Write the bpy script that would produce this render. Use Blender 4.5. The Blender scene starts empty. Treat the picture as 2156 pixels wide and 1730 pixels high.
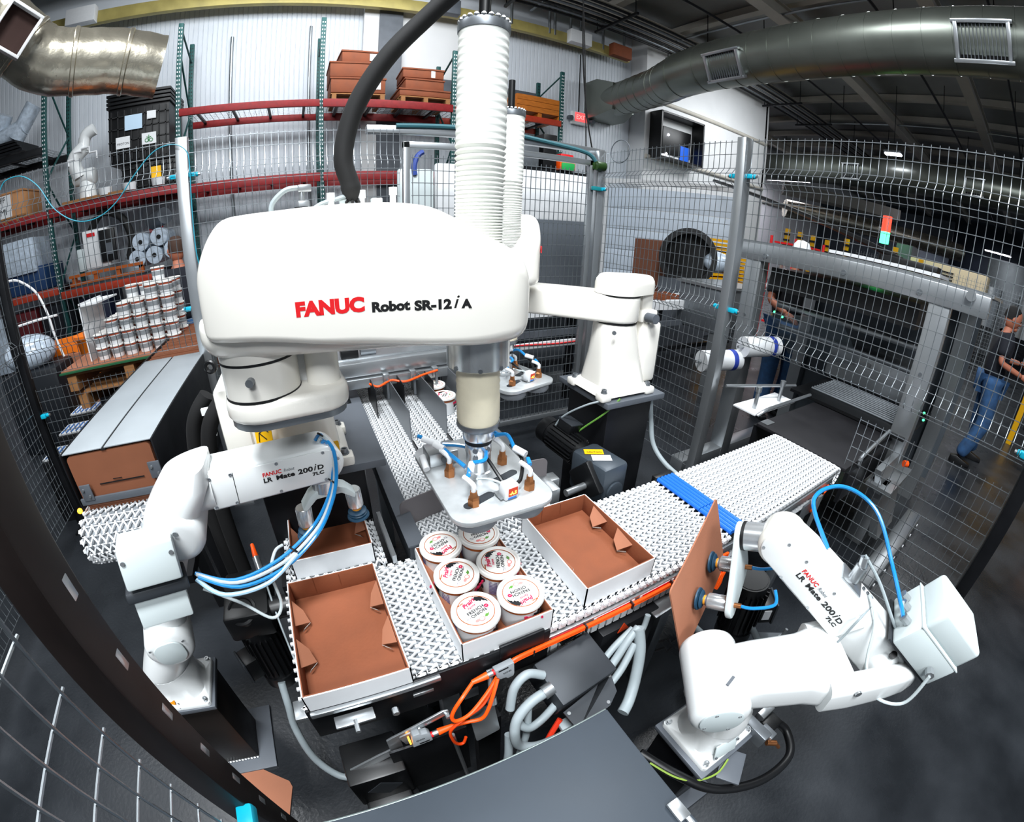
import bpy, bmesh, math, random
from math import sin, cos, pi, radians as R
from mathutils import Matrix, Vector
S = bpy.context.scene
COL = S.collection
random.seed(7)

# ---------------------------------------------------------------- camera
cam = bpy.data.cameras.new('camera'); cam_ob = bpy.data.objects.new('camera', cam); COL.objects.link(cam_ob); S.camera = cam_ob
cam.type = 'PANO'; cam.panorama_type = 'FISHEYE_LENS_POLYNOMIAL'
cam.sensor_fit = 'HORIZONTAL'; cam.sensor_width = 36.0; cam.fisheye_fov = R(200); cam.clip_start = .01; cam.clip_end = 200
for i, k in enumerate((0, 0.06663714, -3.90157e-05, -1.73548e-05, 2.89043e-07)): setattr(cam, 'fisheye_polynomial_k%d' % i, -k)
cam_ob.matrix_world = Matrix.Translation((0, 0, 1.70)) @ Matrix.Rotation(-.4879, 4, 'Z') @ Matrix.Rotation(pi/2-.4312, 4, 'X') @ Matrix.Rotation(.0325, 4, 'Z')

# ---------------------------------------------------------------- world, lamps, exposure
w = bpy.data.worlds.new('hall_air'); S.world = w; w.use_nodes = True
w.node_tree.nodes['Background'].inputs[0].default_value = (.78, .88, 1, 1)
w.node_tree.nodes['Background'].inputs[1].default_value = .22
def lamp(name, loc, size, watts, rot=(0, 0, 0), color=(.93, .97, 1)):
    l = bpy.data.lights.new(name, 'AREA'); l.shape = 'RECTANGLE'; l.size, l.size_y = size; l.energy = watts; l.color = color
    o = bpy.data.objects.new(name, l); o.location = loc; o.rotation_euler = rot; COL.objects.link(o); return o
lamp('ceiling_or_fill_lamp', (-.6, -.6, 5.6), (1.6, 1.2), 330, (R(12), R(-6), 0))
lamp('ceiling_or_fill_lamp', (3.2, 2.2, 5.9), (1.6, 1.2), 150)
lamp('ceiling_or_fill_lamp', (-3.2, 3.2, 5.9), (1.6, 1.2), 100)
lamp('ceiling_or_fill_lamp', (0.5, 6.6, 6.5), (6.0, 1.0), 180, (R(50), 0, 0))
lamp('ceiling_or_fill_lamp', (11.5, 6.5, 5.9), (4, 1.2), 130, (R(35), 0, 0))
lamp('ceiling_or_fill_lamp', (-1.0, -3.6, 5.0), (2.0, 1.0), 150, (R(42), 0, R(-12)))  # added fill light behind the camera, brightens the robot fronts
lamp('ceiling_or_fill_lamp', (9.5, 1.0, 6.2), (4, 2.0), 170)
S.view_settings.view_transform = 'Standard'; S.view_settings.look = 'None'; S.view_settings.gamma = 1; S.view_settings.use_curve_mapping = False
S.view_settings.exposure = 0.58
S.cycles.use_denoising = True; S.cycles.max_bounces = 8; S.cycles.transparent_max_bounces = 8; S.cycles.caustics_reflective = False; S.cycles.caustics_refractive = False

# ---------------------------------------------------------------- materials
def lin(h):
    c = [int(h[i:i+2], 16)/255 for i in (1, 3, 5)]
    return tuple(x/12.92 if x <= .04045 else ((x+.055)/1.055)**2.4 for x in c)
MATS = {}
def mat(name, col, rough=.5, metal=0, var=0, vs=6, bump=0, bs=40, trans=0, emit=0, coat=0, stretch=(1, 1, 1), alpha=1, ior=1.45):
    if name in MATS: return MATS[name]
    m = bpy.data.materials.new(name); m.use_nodes = True; nt = m.node_tree; N = nt.nodes; L = nt.links; b = N['Principled BSDF']
    c = lin(col) if isinstance(col, str) else col
    b.inputs['Base Color'].default_value = (*c, 1); b.inputs['Roughness'].default_value = rough; b.inputs['Metallic'].default_value = metal
    b.inputs['IOR'].default_value = ior
    if trans: b.inputs['Transmission Weight'].default_value = trans
    if coat: b.inputs['Coat Weight'].default_value = coat; b.inputs['Coat Roughness'].default_value = .15
    if alpha < 1: b.inputs['Alpha'].default_value = alpha
    if emit: b.inputs['Emission Color'].default_value = (*c, 1); b.inputs['Emission Strength'].default_value = emit
    if var or bump:
        tc = N.new('ShaderNodeTexCoord'); mp = N.new('ShaderNodeMapping'); mp.inputs['Scale'].default_value = stretch; L.new(tc.outputs['Object'], mp.inputs[0])
    if var:
        n = N.new('ShaderNodeTexNoise'); n.inputs['Scale'].default_value = vs; n.inputs['Detail'].default_value = 6; L.new(mp.outputs[0], n.inputs['Vector'])
        r = N.new('ShaderNodeMapRange'); r.inputs[1].default_value = .3; r.inputs[2].default_value = .7; r.inputs[3].default_value = 1-var; r.inputs[4].default_value = 1+var*.6; L.new(n.outputs[0], r.inputs[0])
        mx = N.new('ShaderNodeMix'); mx.data_type = 'RGBA'; mx.blend_type = 'MULTIPLY'; mx.inputs[0].default_value = 1; mx.inputs[6].default_value = (*c, 1)
        L.new(r.outputs[0], mx.inputs[7]); L.new(mx.outputs[2], b.inputs['Base Color'])
        r2 = N.new('ShaderNodeMapRange'); r2.inputs[1].default_value = .3; r2.inputs[2].default_value = .7; r2.inputs[3].default_value = max(.05, rough-var*.3); r2.inputs[4].default_value = min(1, rough+var*.3); L.new(n.outputs[0], r2.inputs[0]); L.new(r2.outputs[0], b.inputs['Roughness'])
    if bump:
        n2 = N.new('ShaderNodeTexNoise'); n2.inputs['Scale'].default_value = bs; n2.inputs['Detail'].default_value = 4; L.new(mp.outputs[0], n2.inputs['Vector'])
        bp = N.new('ShaderNodeBump'); bp.inputs['Strength'].default_value = bump; bp.inputs['Distance'].default_value = .01; L.new(n2.outputs[0], bp.inputs['Height']); L.new(bp.outputs[0], b.inputs['Normal'])
    MATS[name] = m; return m
m_floor = mat('sealed concrete', '#24272b', .32, 0, .45, 2.2, .12, 60)
m_wallp = mat('white ribbed wall panel', '#d3d9e0', .42, 0, .06, 1.5)
m_wallw = mat('white painted wall', '#d9dadb', .6, 0, .05, 1.2)
m_ceil = mat('grey roof deck', '#9a9c9c', .8, 0, .15, 1)
m_beamw = mat('off white roof steel', '#b9b4aa', .6, 0, .1, 2)
m_dark = mat('black steel', '#17181b', .42, .4, .2, 8)
m_blk = mat('black plastic', '#0c0d0f', .4)
m_blkm = mat('matt black rubber', '#0a0a0b', .75)
m_ss = mat('brushed stainless', '#b4b8bb', .32, .85, .05, 5)
m_ssd = mat('dull stainless', '#7c8186', .4, .7, .1, 8)
m_galv = mat('galvanised wire', '#9aa0a4', .35, .9)
m_alu = mat('machined aluminium', '#dfe2e4', .24, .8, .08, 12)
m_alup = mat('aluminium tool plate', '#c2c6c8', .36, .45, .16, 22)
m_grey = mat('grey painted steel', '#5a5f66', .5, .2, .15, 7)
m_greyd = mat('dark grey steel', '#33373c', .5, .3, .2, 7)
m_white = mat('robot white enamel', '#e9e6de', .27, 0, .015, 5, coat=.3)
m_whiteb = mat('cool white robot enamel', '#dfe2e2', .3, 0, .015, 5, coat=.3)
m_cream = mat('cream rubber sleeve', '#efe6cc', .5, 0, .08, 20)
m_bell = mat('white bellows plastic', '#eceee8', .4, 0, .02, 10)
m_belt = mat('white plastic belt', '#e6e8ea', .42, 0, .05, 30)
m_bed = mat('grey belt return', '#8b9095', .55, .1, .25, 30)
m_kraft = mat('brown kraft board', '#80472c', .75, 0, .1, 14, .05, 120)
m_kraftp = mat('pale kraft board', '#a0684e', .8, 0, .06, 10, .04, 120)
m_card = mat('brown cardboard', '#86482c', .75, 0, .12, 9)
m_wht = mat('white paper board', '#dfe1e3', .6, 0, .04, 20)
m_red = mat('rack red', '#8c1f22', .5, .1, .25, 12)
m_org = mat('rack orange', '#b33a22', .5, .1, .2, 12)
m_teal = mat('rack green', '#1f4d4c', .5, .2, .2, 14)
m_cyan = mat('cyan plastic', '#10a9c6', .35)
m_blue = mat('blue tube', '#1b7fc0', .2, coat=.5)
m_bluep = mat('blue plastic rail', '#0b5fc4', .35)
m_orange = mat('orange cable', '#f0520f', .4)
m_yel = mat('yellow label', '#f2b705', .5)
m_yelp = mat('yellow paint', '#e3a800', .45)
m_brass = mat('brass', '#b0744a', .32, .9, .1, 30)
m_gcond = mat('grey conduit', '#8f999d', .5, 0, .08, 20)
m_redt = mat('red print', '#d1141b', .5)
m_blkt = mat('black print', '#101012', .5)
m_gryt = mat('grey print', '#83888c', .5)
m_wood = mat('pallet wood', '#9a6b40', .8, 0, .25, 10, stretch=(1, 6, 6))
m_duct = mat('galvanised duct', '#767b74', .36, .75, .12, 1.5)
m_foil = mat('foil duct wrap', '#c9c2b0', .27, .85, .1, 3, .35, 16)
m_film = mat('clear stretch film', '#b9c6d4', .12, 0, .25, 14, .9, 16, coat=.5)
m_skin = mat('skin', '#a8674f', .55)
m_navy = mat('navy cotton', '#12151f', .85, 0, .1, 30)
m_jean = mat('blue denim', '#2c4f78', .85, 0, .35, 16)
m_lgt = mat('lit lamp', '#f3f2ff', .5, emit=14)
m_boxg = mat('light grey enclosure', '#c3cdce', .45, 0, .02, 8)
m_foam = mat('grey foam pad', '#7b8086', .7)
m_cup = mat('blue suction rubber', '#1d3e55', .5)
m_clear = mat('clear hose', '#c8d2d4', .12, 0, alpha=.75)

# ---------------------------------------------------------------- mesh builder
class MB:
    def __init__(s, M=None): s.v = []; s.f = []; s.mi = []; s.M = M or Matrix(); s.k = 0
    def add(s, vs, fs, M=None):
        T = s.M @ M if M is not None else s.M
        o = len(s.v); s.v += [T @ Vector(p) for p in vs]; s.f += [[i+o for i in f] for f in fs]; s.mi += [s.k]*len(fs); return s
    def box(s, c, d, M=None, rz=0):
        x, y, z = (a/2 for a in d); T = Matrix.Translation(c) @ Matrix.Rotation(rz, 4, 'Z')
        if M is not None: T = M @ T
        return s.add([(i*x, j*y, k*z) for i in (-1, 1) for j in (-1, 1) for k in (-1, 1)],
                     [(0, 1, 3, 2), (4, 6, 7, 5), (0, 4, 5, 1), (2, 3, 7, 6), (0, 2, 6, 4), (1, 5, 7, 3)], T)
    def loft(s, rings, cap=True, M=None):
        n = len(rings[0]); vs = [p for r in rings for p in r]; fs = []
        for a in range(len(rings)-1):
            for i in range(n): j = (i+1) % n; fs.append((a*n+i, a*n+j, (a+1)*n+j, (a+1)*n+i))
        if cap: fs.append(tuple(range(n))[::-1]); fs.append(tuple((len(rings)-1)*n+i for i in range(n)))
        return s.add(vs, fs, M)
    def tube(s, pts, r=.005, n=8, M=None, closed=False):
        P = [Vector(p) for p in pts]; rs = r if isinstance(r, (list, tuple)) else [r]*len(P); rings = []; up = None
        for i, p in enumerate(P):
            a = P[i-1] if i or closed else p; b = P[(i+1) % len(P)] if i < len(P)-1 or closed else p
            t = (b-a).normalized()
            if up is None: up = t.orthogonal().normalized()
            up = (up-t*up.dot(t)); up = up.normalized() if up.length > 1e-6 else t.orthogonal().normalized()
            q = t.cross(up); rings.append([p+(up*cos(2*pi*k/n)+q*sin(2*pi*k/n))*rs[i] for k in range(n)])
        if closed: rings.append(rings[0])
        return s.loft(rings, not closed, M)
    def lathe(s, prof, M=None, n=24):
        return s.loft([[(max(r, 1e-4)*cos(2*pi*k/n), max(r, 1e-4)*sin(2*pi*k/n), z) for k in range(n)] for r, z in prof], True, M)
    def cyl(s, a, b, r, n=16, r2=None):
        a, b = Vector(a), Vector(b); return s.lathe([(r, 0), (r if r2 is None else r2, (b-a).length)], frame(a, b-a), n)
    def prism(s, poly, z0, z1, M=None):
        return s.loft([[(x, y, z0) for x, y in poly], [(x, y, z1) for x, y in poly]], True, M)
    def sphere(s, c, r, n=12, sc=(1, 1, 1)):
        rings = [[(c[0]+sc[0]*r*sin(a)*cos(2*pi*k/n), c[1]+sc[1]*r*sin(a)*sin(2*pi*k/n), c[2]-sc[2]*r*cos(a)) for k in range(n)] for a in [pi*(.02+.96*i/(n//2)) for i in range(n//2+1)]]
        return s.loft(rings)
    def text(s, body, size, M, fat=0, wide=1, shear=0, align='LEFT', t=.0004, fit=0):
        cu = bpy.data.curves.new('t', 'FONT'); cu.body = body; cu.size = size; cu.extrude = t; cu.offset = fat; cu.shear = shear; cu.align_x = align; cu.resolution_u = 3
        o = bpy.data.objects.new('t', cu); me = bpy.data.meshes.new_from_object(o)
        if fit: xs = [p.co.x for p in me.vertices]; wide = fit/(max(xs)-min(xs)); M = M @ Matrix.Translation((-min(xs)*wide, 0, 0))
        s.add([(p.co.x*wide, p.co.y, p.co.z) for p in me.vertices], [list(p.vertices) for p in me.polygons], M)
        bpy.data.objects.remove(o); bpy.data.curves.remove(cu); bpy.data.meshes.remove(me); return s
def frame(o, z, x=None):
    z = Vector(z).normalized(); x = Vector(x) if x is not None else z.orthogonal(); x = (x-z*x.dot(z)).normalized(); y = z.cross(x)
    M = Matrix((x, y, z)).transposed().to_4x4(); M.translation = Vector(o); return M
def spline(pts, n=8, closed=False):
    P = [Vector(p) for p in pts]; out = []; m = len(P)
    for i in range(m if closed else m-1):
        g = (lambda k: P[k % m]) if closed else (lambda k: P[min(max(k, 0), m-1)])
        a, b, c, d = g(i-1), g(i), g(i+1), g(i+2)
        for k in range(n):
            t = k/n; out.append(.5*((2*b)+(c-a)*t+(2*a-5*b+4*c-d)*t*t+(3*b-a-3*c+d)*t**3))
    if not closed: out.append(P[-1])
    return out
def rrect(w, h, r, n=4):
    r = min(r, w/2-1e-5, h/2-1e-5); out = []
    for cx, cy, a0 in ((w/2-r, h/2-r, 0), (-w/2+r, h/2-r, 90), (-w/2+r, -h/2+r, 180), (w/2-r, -h/2+r, 270)):
        for k in range(n+1): a = R(a0+90*k/n); out.append((cx+r*cos(a), cy+r*sin(a)))
    return out
def ring(M, poly): return [M @ Vector((x, y, 0)) for x, y in poly]
ORG = {}
def thing(name, label, cat, loc=(0, 0, 0), group=None):
    o = bpy.data.objects.new(name, None); o.empty_display_size = .05; o.location = loc; COL.objects.link(o); ORG[o] = Vector(loc)
    o['label'] = label; o['category'] = cat
    if group: o['group'] = group
    return o
def obj(name, mb, mats, parent=None, bevel=0, seg=2, ang=40, kind=None, label=None, loc=None, cat=None, group=None):
    org = ORG[parent] if parent is not None else Vector(loc or (0, 0, 0))
    me = bpy.data.meshes.new(name); me.from_pydata([v-org for v in mb.v], [], mb.f)
    for mt in (mats if isinstance(mats, (list, tuple)) else [mats]): me.materials.append(mt)
    me.polygons.foreach_set('material_index', mb.mi)
    bm = bmesh.new(); bm.from_mesh(me); bmesh.ops.recalc_face_normals(bm, faces=bm.faces)
    if bevel:
        e = [e for e in bm.edges if len(e.link_faces) == 2 and e.calc_face_angle(0) > R(28)]
        bmesh.ops.bevel(bm, geom=e, offset=bevel, segments=seg, affect='EDGES', profile=.5, clamp_overlap=True)
    bm.to_mesh(me); bm.free()
    me.polygons.foreach_set('use_smooth', [True]*len(me.polygons)); me.set_sharp_from_angle(angle=R(ang))
    o = bpy.data.objects.new(name, me); COL.objects.link(o); ORG[o] = org
    if parent is not None: o.parent = parent
    else: o.location = org
    if kind: o['kind'] = kind
    if label: o['label'] = label
    if cat: o['category'] = cat
    if group: o['group'] = group
    return o
def obj_split(name, mb, mats, parent=None, **k):
    par = list(range(len(mb.v)))
    def find(a):
        while par[a] != a: par[a] = par[par[a]]; a = par[a]
        return a
    for f in mb.f:
        for i in f[1:]: par[find(i)] = find(f[0])
    gr = {}
    for n_, f in enumerate(mb.f): gr.setdefault(find(f[0]), []).append(n_)
    out = []
    for fs in gr.values():
        ids = sorted({i for n_ in fs for i in mb.f[n_]}); ix = {i: j for j, i in enumerate(ids)}; m = MB(); m.v = [mb.v[i] for i in ids]; m.f = [[ix[i] for i in mb.f[n_]] for n_ in fs]; m.mi = [mb.mi[n_] for n_ in fs]
        out.append(obj(name, m, mats, parent, **k))
    return out[0]
def single(name, mb, mats, label, cat, group=None, **k):
    c = sum(mb.v, Vector())/len(mb.v); c.z = min(v.z for v in mb.v)
    return obj(name, mb, mats, None, label=label, cat=cat, group=group, loc=tuple(c), **k)
def dup_part(o, parent, loc=None, M=None):
    c = o.copy(); COL.objects.link(c); c.parent = parent; ORG[c] = ORG[parent]
    if loc is not None: c.location = loc
    if M is not None: c.matrix_local = M
    for ch in list(o.children): dup_part(ch, c)
    return c
def dup(root, loc, rz=0, label=None, group=None):
    c = root.copy(); COL.objects.link(c); c.location = loc; c.rotation_euler = (0, 0, rz); ORG[c] = Vector(loc)
    if label: c['label'] = label
    if group: c['group'] = group
    for ch in list(root.children): dup_part(ch, c)
    return c
def struct(name, mb, mats, parent=None, **k): return obj(name, mb, mats, parent, kind='structure' if parent is None else None, **k)
X3, Y3, Z3 = Vector((1, 0, 0)), Vector((0, 1, 0)), Vector((0, 0, 1))

# ---------------------------------------------------------------- the hall
fl = struct('floor', MB().box((10, 8, -.05), (64, 44, .1)), m_floor)
obj('floor_joint', MB().box((6, -2.05, .0005), (14, .012, .001)).box((6, -2.06, .0005), (14, .004, .002)), m_blkm, fl)
ce = struct('ceiling', MB().box((12, 6, 7.7), (60, 40, .1)), m_ceil)
# roof purlins run along the depth of the hall, girders along the back wall
pm = MB().box((0, 0, 0), (.12, 34, .22)).box((0, 0, -.1), (.22, 34, .02)); first = None
for i in range(15):
    o = obj('roof_purlin', pm, m_beamw, ce) if first is None else dup_part(first, ce)
    first = first or o; o.location = (-4+i*2.2, 6, 7.5)
gm = MB().box((0, 0, 0), (56, .14, .36)).box((0, 0, -.17), (56, .3, .03)).box((0, 0, .17), (56, .3, .03)); first = None
for y in (2.2, 5.4, 8.6, 12.5):
    o = obj('roof_girder', gm, m_beamw, ce) if first is None else dup_part(first, ce)
    first = first or o; o.location = (12, y, 7.2)
# back wall with raised ribbed panels
wb = struct('wall_back', MB().box((-2.7, 9.95, 3.85), (22.7, .2, 7.7)), m_wallp)
pan = MB()
for x in (0, .1, .2): pan.prism([(x+.004, 0), (x+.012, -.012), (x+.088, -.012), (x+.096, 0)], 0, 6.5)
first = None
for i in range(74):
    x = -13.9+i*.302
    o = obj('wall_panel', pan, m_wallp, wb) if first is None else dup_part(first, wb)
    first = first or o; o.location = (x, 9.848, .3)
obj('conduit', MB().cyl((.45-1.75, 9.8, 1.5), (-1.3, 9.8, 5.9), .035), m_galv, wb)
obj('conduit', MB().cyl((.3, 9.8, 1.5), (.3, 9.8, 6.1), .03), m_galv, wb)
obj('column', MB().box((1.95, 9.72, 3.3), (.5, .25, 6.6)), m_grey, wb)
obj('column', MB().box((1.55, 9.74, 3.3), (.34, .2, 6.6)), m_wallw, wb)
obj('flat_panel', MB().box((3.0, 9.76, 5.7), (1.55, .06, 1.8)), m_wallw, wb, bevel=.01)
obj('flat_panel', MB().box((4.0, 9.74, 4.75), (3.2, .05, .55)), m_grey, wb)
# long yellow raceway under the roof, boxes and drop pipes
rw = struct('trim_1', MB().box((-1.5, 9.35, 6.52), (19.2, .14, .26)), mat('raceway yellow', '#a89b5c', .5, .2, .25, 3), bevel=.01)
for x, c in ((-4.3, 'w'), (3.0, 'g'), (6.4, 'w'), (7.7, 'y')):
    obj('junction_box', MB().box((x, 9.2, 6.55), (.62, .2, .34)), {'w': m_wht, 'g': m_grey, 'y': m_card}[c], rw, bevel=.01)
for x in (4.6, 5.6, 5.75, 6.2, 6.5, 7.2, 7.9): obj('drop_pipe', MB().cyl((x, 9.3, 6.5), (x, 9.3, 7.6), .035), m_galv, rw)
# front stretch of wall to the right of the corner, then a deeper one
wr = struct('wall_right', MB().box((11.7, 9.3, 3.85), (6.1, .2, 7.7)).box((8.76, 9.64, 3.85), (.19, .46, 7.7)).box((14.75, 11.5, 3.85), (.2, 4.6, 7.7)), m_wallw)
for a, b in (((8.7, 9.17, 5.5), (14.7, 9.17, 5.5)), ((8.7, 9.17, 3.85), (14.7, 9.17, 3.85))): obj('conduit', MB().cyl(a, b, .06), m_beamw, wr)
wf = struct('wall_far', MB().box((28, 13.9, 3.85), (26.5, .2, 7.7)), m_wallw)
obj('conduit', MB().cyl((14.9, 13.7, 4.3), (27, 13.7, 4.3), .08), m_beamw, wf)
wd = struct('wall_side', MB().box((42.2, 0, 3.85), (.2, 28, 7.7)), mat('dark blue wall', '#1c2733', .7, 0, .3, .6))
obj('dark_curtain', MB().box((30, 9.4, 2.9), (.15, 9, 5.4)), mat('dark strip curtain', '#25313c', .5, 0, .35, .8), wd)
# pipe runs on trapeze hangers along the right wall under the roof
pr_ = thing('pipe_rack', 'bundle of parallel dark pipes on trapeze hangers under the roof along the right wall', 'pipes', (12, 8, 6.6))
pp = MB().cyl((1, 0, 0), (26, 0, 0), .03, 8)
for i in range(7): obj('pipe', MB().cyl((3, 7.6+i*.16, 6.72), (27, 7.6+i*.16, 6.72), .032, 8), m_ssd if i % 2 else m_dark, pr_)
for i in range(9): obj('hanger', MB().box((4.2+i*2.4, 8.08, 6.66), (.06, 1.5, .06)).cyl((4.2+i*2.4, 7.4, 6.66), (4.2+i*2.4, 7.4, 7.6), .012, 6).cyl((4.2+i*2.4, 8.76, 6.66), (4.2+i*2.4, 8.76, 7.6), .012, 6), m_dark, pr_)
for i, (y, z, r, lb) in enumerate(((1.0, 6.9, .03, 'thin dark sprinkler pipe crossing the roof nearest the big duct'), (3.1, 6.8, .035, 'thin dark sprinkler pipe under the roof in mid hall'), (6.4, 6.85, .03, 'thin dark sprinkler pipe under the roof near the back wall'))):
    t = thing('sprinkler_pipe', lb, 'pipe', (20, y, z)); obj('pipe', MB().cyl((0, y, z), (40, y, z), r, 8), m_dark, t)
    for k in range(6): obj('hanger', MB().cyl((5+k*5, y, z), (5+k*5, y, 7.65), .012, 6), m_dark, t)
for i, x in enumerate((5.2, 9.0, 17.5)):
    t = thing('conduit_run', ('grey conduit along the roof above the main duct', 'grey conduit along the roof beyond the main duct', 'grey conduit along the roof far into the hall')[i], 'pipe', (x, 4, 7.1))
    obj('pipe', MB().cyl((x, -6, 7.1), (x, 9.5, 7.1), .03, 8), m_galv, t)

# ---------------------------------------------------------------- ducts
def grille(parent, c, n, up, w, h, bars=14, vert=True):
    M = frame(c, n, up)
    g = obj('grille', MB(M).box((0, h/2, 0), (w+.1, .05, .1)).box((0, -h/2, 0), (w+.1, .05, .1)).box((w/2, 0, 0), (.05, h, .1)).box((-w/2, 0, 0), (.05, h, .1)), m_ss, parent, bevel=.006)
    obj('opening', MB(M).box((0, 0, -.05), (w, h, .04)), m_blkm, g)
    b = MB(M)
    for i in range(bars): b.box((-w/2+w*(i+.5)/bars, 0, .0), (.008, h, .03))
    obj('louvres', b, m_ssd, g)
t = thing('air_duct', 'big round galvanised duct from a wall box, stepping across under the roof to the right', 'duct', (6.5, 5, 4.8))
path = [(7.5, 9.3, 5.14), (7.45, 8.6, 5.1), (7.1, 7.2, 5.0), (6.75, 6.5, 4.9), (6.45, 5.9, 4.83), (6.3, 5.2, 4.8), (6.3, 3, 4.8), (6.3, 0, 4.8), (6.3, -4, 4.8)]
obj('duct_tube', MB().tube(path, .43, 36), m_duct, t)
obj('wall_box', MB().loft([[(7.52+a*.48, 9.8, 5.14+b*.5) for a, b in ((-1, -1), (1, -1), (1, 1), (-1, 1))], [(7.52+a*.48, 9.3, 5.14+b*.5) for a, b in ((-1, -1), (1, -1), (1, 1), (-1, 1))], [(7.47+a*.35, 8.75, 5.1+b*.35) for a, b in ((-1, -1), (1, -1), (1, 1), (-1, 1))]]), m_duct, t)
for k in range(len(path)-1):
    a, b = Vector(path[k]), Vector(path[k+1]); n = max(1, int((b-a).length/.36))
    for j in range(n): c = a.lerp(b, j/n); obj('seam_ring', MB(frame(c, b-a)).lathe([(.42, -.012), (.437, -.012), (.437, .012), (.42, .012)], n=36), m_duct, t)
grille(t, (5.94, 4.55, 4.6), Vector((-1, 0, -.45)), Y3, .62, .46)
grille(t, (5.92, .75, 4.62), Vector((-1, 0, -.4)), Y3, .62, .46)
t = thing('air_duct', 'distant dark round duct with square grilles beyond the fence on the right', 'duct', (16, 3, 4.95))
obj('duct_tube', MB().cyl((16, 13.5, 4.95), (16, -6, 4.95), .52, 32), m_duct, t)
for y in (6.2, 2.1): grille(t, (15.5, y, 4.85), Vector((-1, 0, -.15)), Y3, .55, .5, 8)
t = thing('air_duct', 'shiny foil wrapped duct hanging low in the far hall at right', 'duct', (24, 6, 3.9))
obj('duct_tube', MB().tube([(19.5, 10.8, 3.75), (22.6, 8.0, 3.7), (25.5, 3.6, 3.62)], .42, 24), m_foil, t)
obj('flat_duct', MB().tube([(18.4, 10.4, 4.5), (22, 6.2, 4.35)], .34, 4), m_beamw, t)
t = thing('air_duct', 'foil wrapped duct bending overhead at the top left corner', 'duct', (-1.5, 3, 3))
lp = spline([(-2.45, 2.75, 3.85), (-2.13, 3.31, 3.46), (-1.94, 3.5, 3.28), (-1.68, 3.64, 3.24), (-1.41, 3.76, 3.23), (-1.1, 3.89, 3.17)], 6)
obj('duct_tube', MB().tube(lp, [.26+.003*sin(i*1.9) for i in range(len(lp))], 28), m_foil, t)
for i in (8, 17, 25): obj('foil_band', MB(frame(lp[i], lp[i+1]-lp[i])).lathe([(.26, -.02), (.272, -.012), (.272, .012), (.26, .02)], n=28), m_foil, t)
g = frame((-1.946,3.075,3.361), (.55, -.72, -.25), (.55, .5, -.4))
og = obj('duct_outlet', MB(g).box((0, .15, 0), (.27, .022, .12)).box((0, -.15, 0), (.27, .022, .12)).box((.125, 0, 0), (.022, .28, .12)).box((-.125, 0, 0), (.022, .28, .12)), m_wallw, t, bevel=.004)
obj('opening', MB(g).box((0, 0, -.03), (.23, .28, .02)), mat('rusty dark opening', '#2a130c', .8), og)

# ---------------------------------------------------------------- far hall lamps
LL = (((20.8, 11.8, 5.35), 2.6, 'long bright tube lamp hanging below the far duct on the left'), ((15.0, 4.6, 5.4), .55, 'bright square lamp in front of the far duct'), ((21.4, 4.9, 5.4), .5, 'small lamp under the far duct in the middle'), ((20.4, 1.05, 5.4), .7, 'bright lamp at the right picture edge'), ((28, 6.5, 3.92), 2.0, 'oval lamp below the foil wrapped duct'), ((40, 3.3, 5.4), 1.2, 'left one of the two purple tinged lamps at far right'), ((40, 2.4, 5.4), 1.2, 'right one of the two purple tinged lamps at far right'))
for c, L_, lb in LL:
    t = thing('hanging_lamp', lb, 'lamp', c)
    obj('housing', MB().box((c[0], c[1], c[2]+.06), (L_*.5+.1, L_, .08)), m_ssd, t, bevel=.02)
    obj('diffuser', MB().box((c[0], c[1], c[2]), (L_*.45, L_*.95, .05)), m_lgt, t, bevel=.02)
    obj('hanging_rod', MB().cyl((c[0], c[1], c[2]+.1), (c[0], c[1], 7.6), .01, 6), m_dark, t)

for i, (x, y, r) in enumerate(((4.05, 5.6, .012), (3.75, 5.2, .009))):
    t = thing('hanging_cable', ('thick black cord hanging from the roof in front of the big duct', 'thin black cord hanging from the roof beside the gate pole')[i], 'cord', (x, y, 2.2)); obj('cord', MB().tube(spline([(x-.35*i, y, 7.6), (x-.1, y, 5.2), (x, y, 3.6), (x+.25*(1-i), y-.1, 2.35)], 8), r, 6), m_blkm, t)

# ---------------------------------------------------------------- pallet racking along the back wall
RF, RB = 8.4, 9.42
def upright_frame(x, top, label):
    t = thing('rack_upright', label, 'rack upright', (x, (RF+RB)/2, 0), 'rack uprights')
    for y in (RF, RB):
        o = obj('upright', MB().box((x, y, top/2), (.09, .07, top)), m_teal, t, bevel=.008)
        h = MB()
        z = 1.2
        while z < top-.05:
            for dx in (-.02, .02): h.box((x+dx, y-.036, z), (.017, .004, .03))
            z += .075
        obj('slot_holes', h, m_wht if y == RF else m_blkt, o, kind='stuff')
    z = .4; k = 0
    while z < top-1.0:
        a, b = (RF, RB) if k % 2 else (RB, RF)
        obj('brace', MB().cyl((x, a, z), (x, b, z+.95), .02, 6), m_teal, t); z += .95; k += 1
    obj('brace', MB().cyl((x, RF, top-.08), (x, RB, top-.4), .02, 6), m_teal, t)
XS = (-9.6, -7.1, -4.58, -2.03, .48, 2.97, 5.42)
FL = ('rack frame out at the far left edge', 'dark rack frame left of the small white robot', 'green rack frame between the shrink wrapped load and the shelf machine', 'tall green rack frame beside the black crates', 'tall green rack frame left of the cardboard boxes', 'rack frame just left of the tall bellows', 'rack frame beyond the orange crate, next to the exit sign')
for x, tp, lb in zip(XS, (5.65, 5.65, 5.65, 5.65, 5.65, 5.2, 5.2), FL): upright_frame(x, tp, lb)
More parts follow.
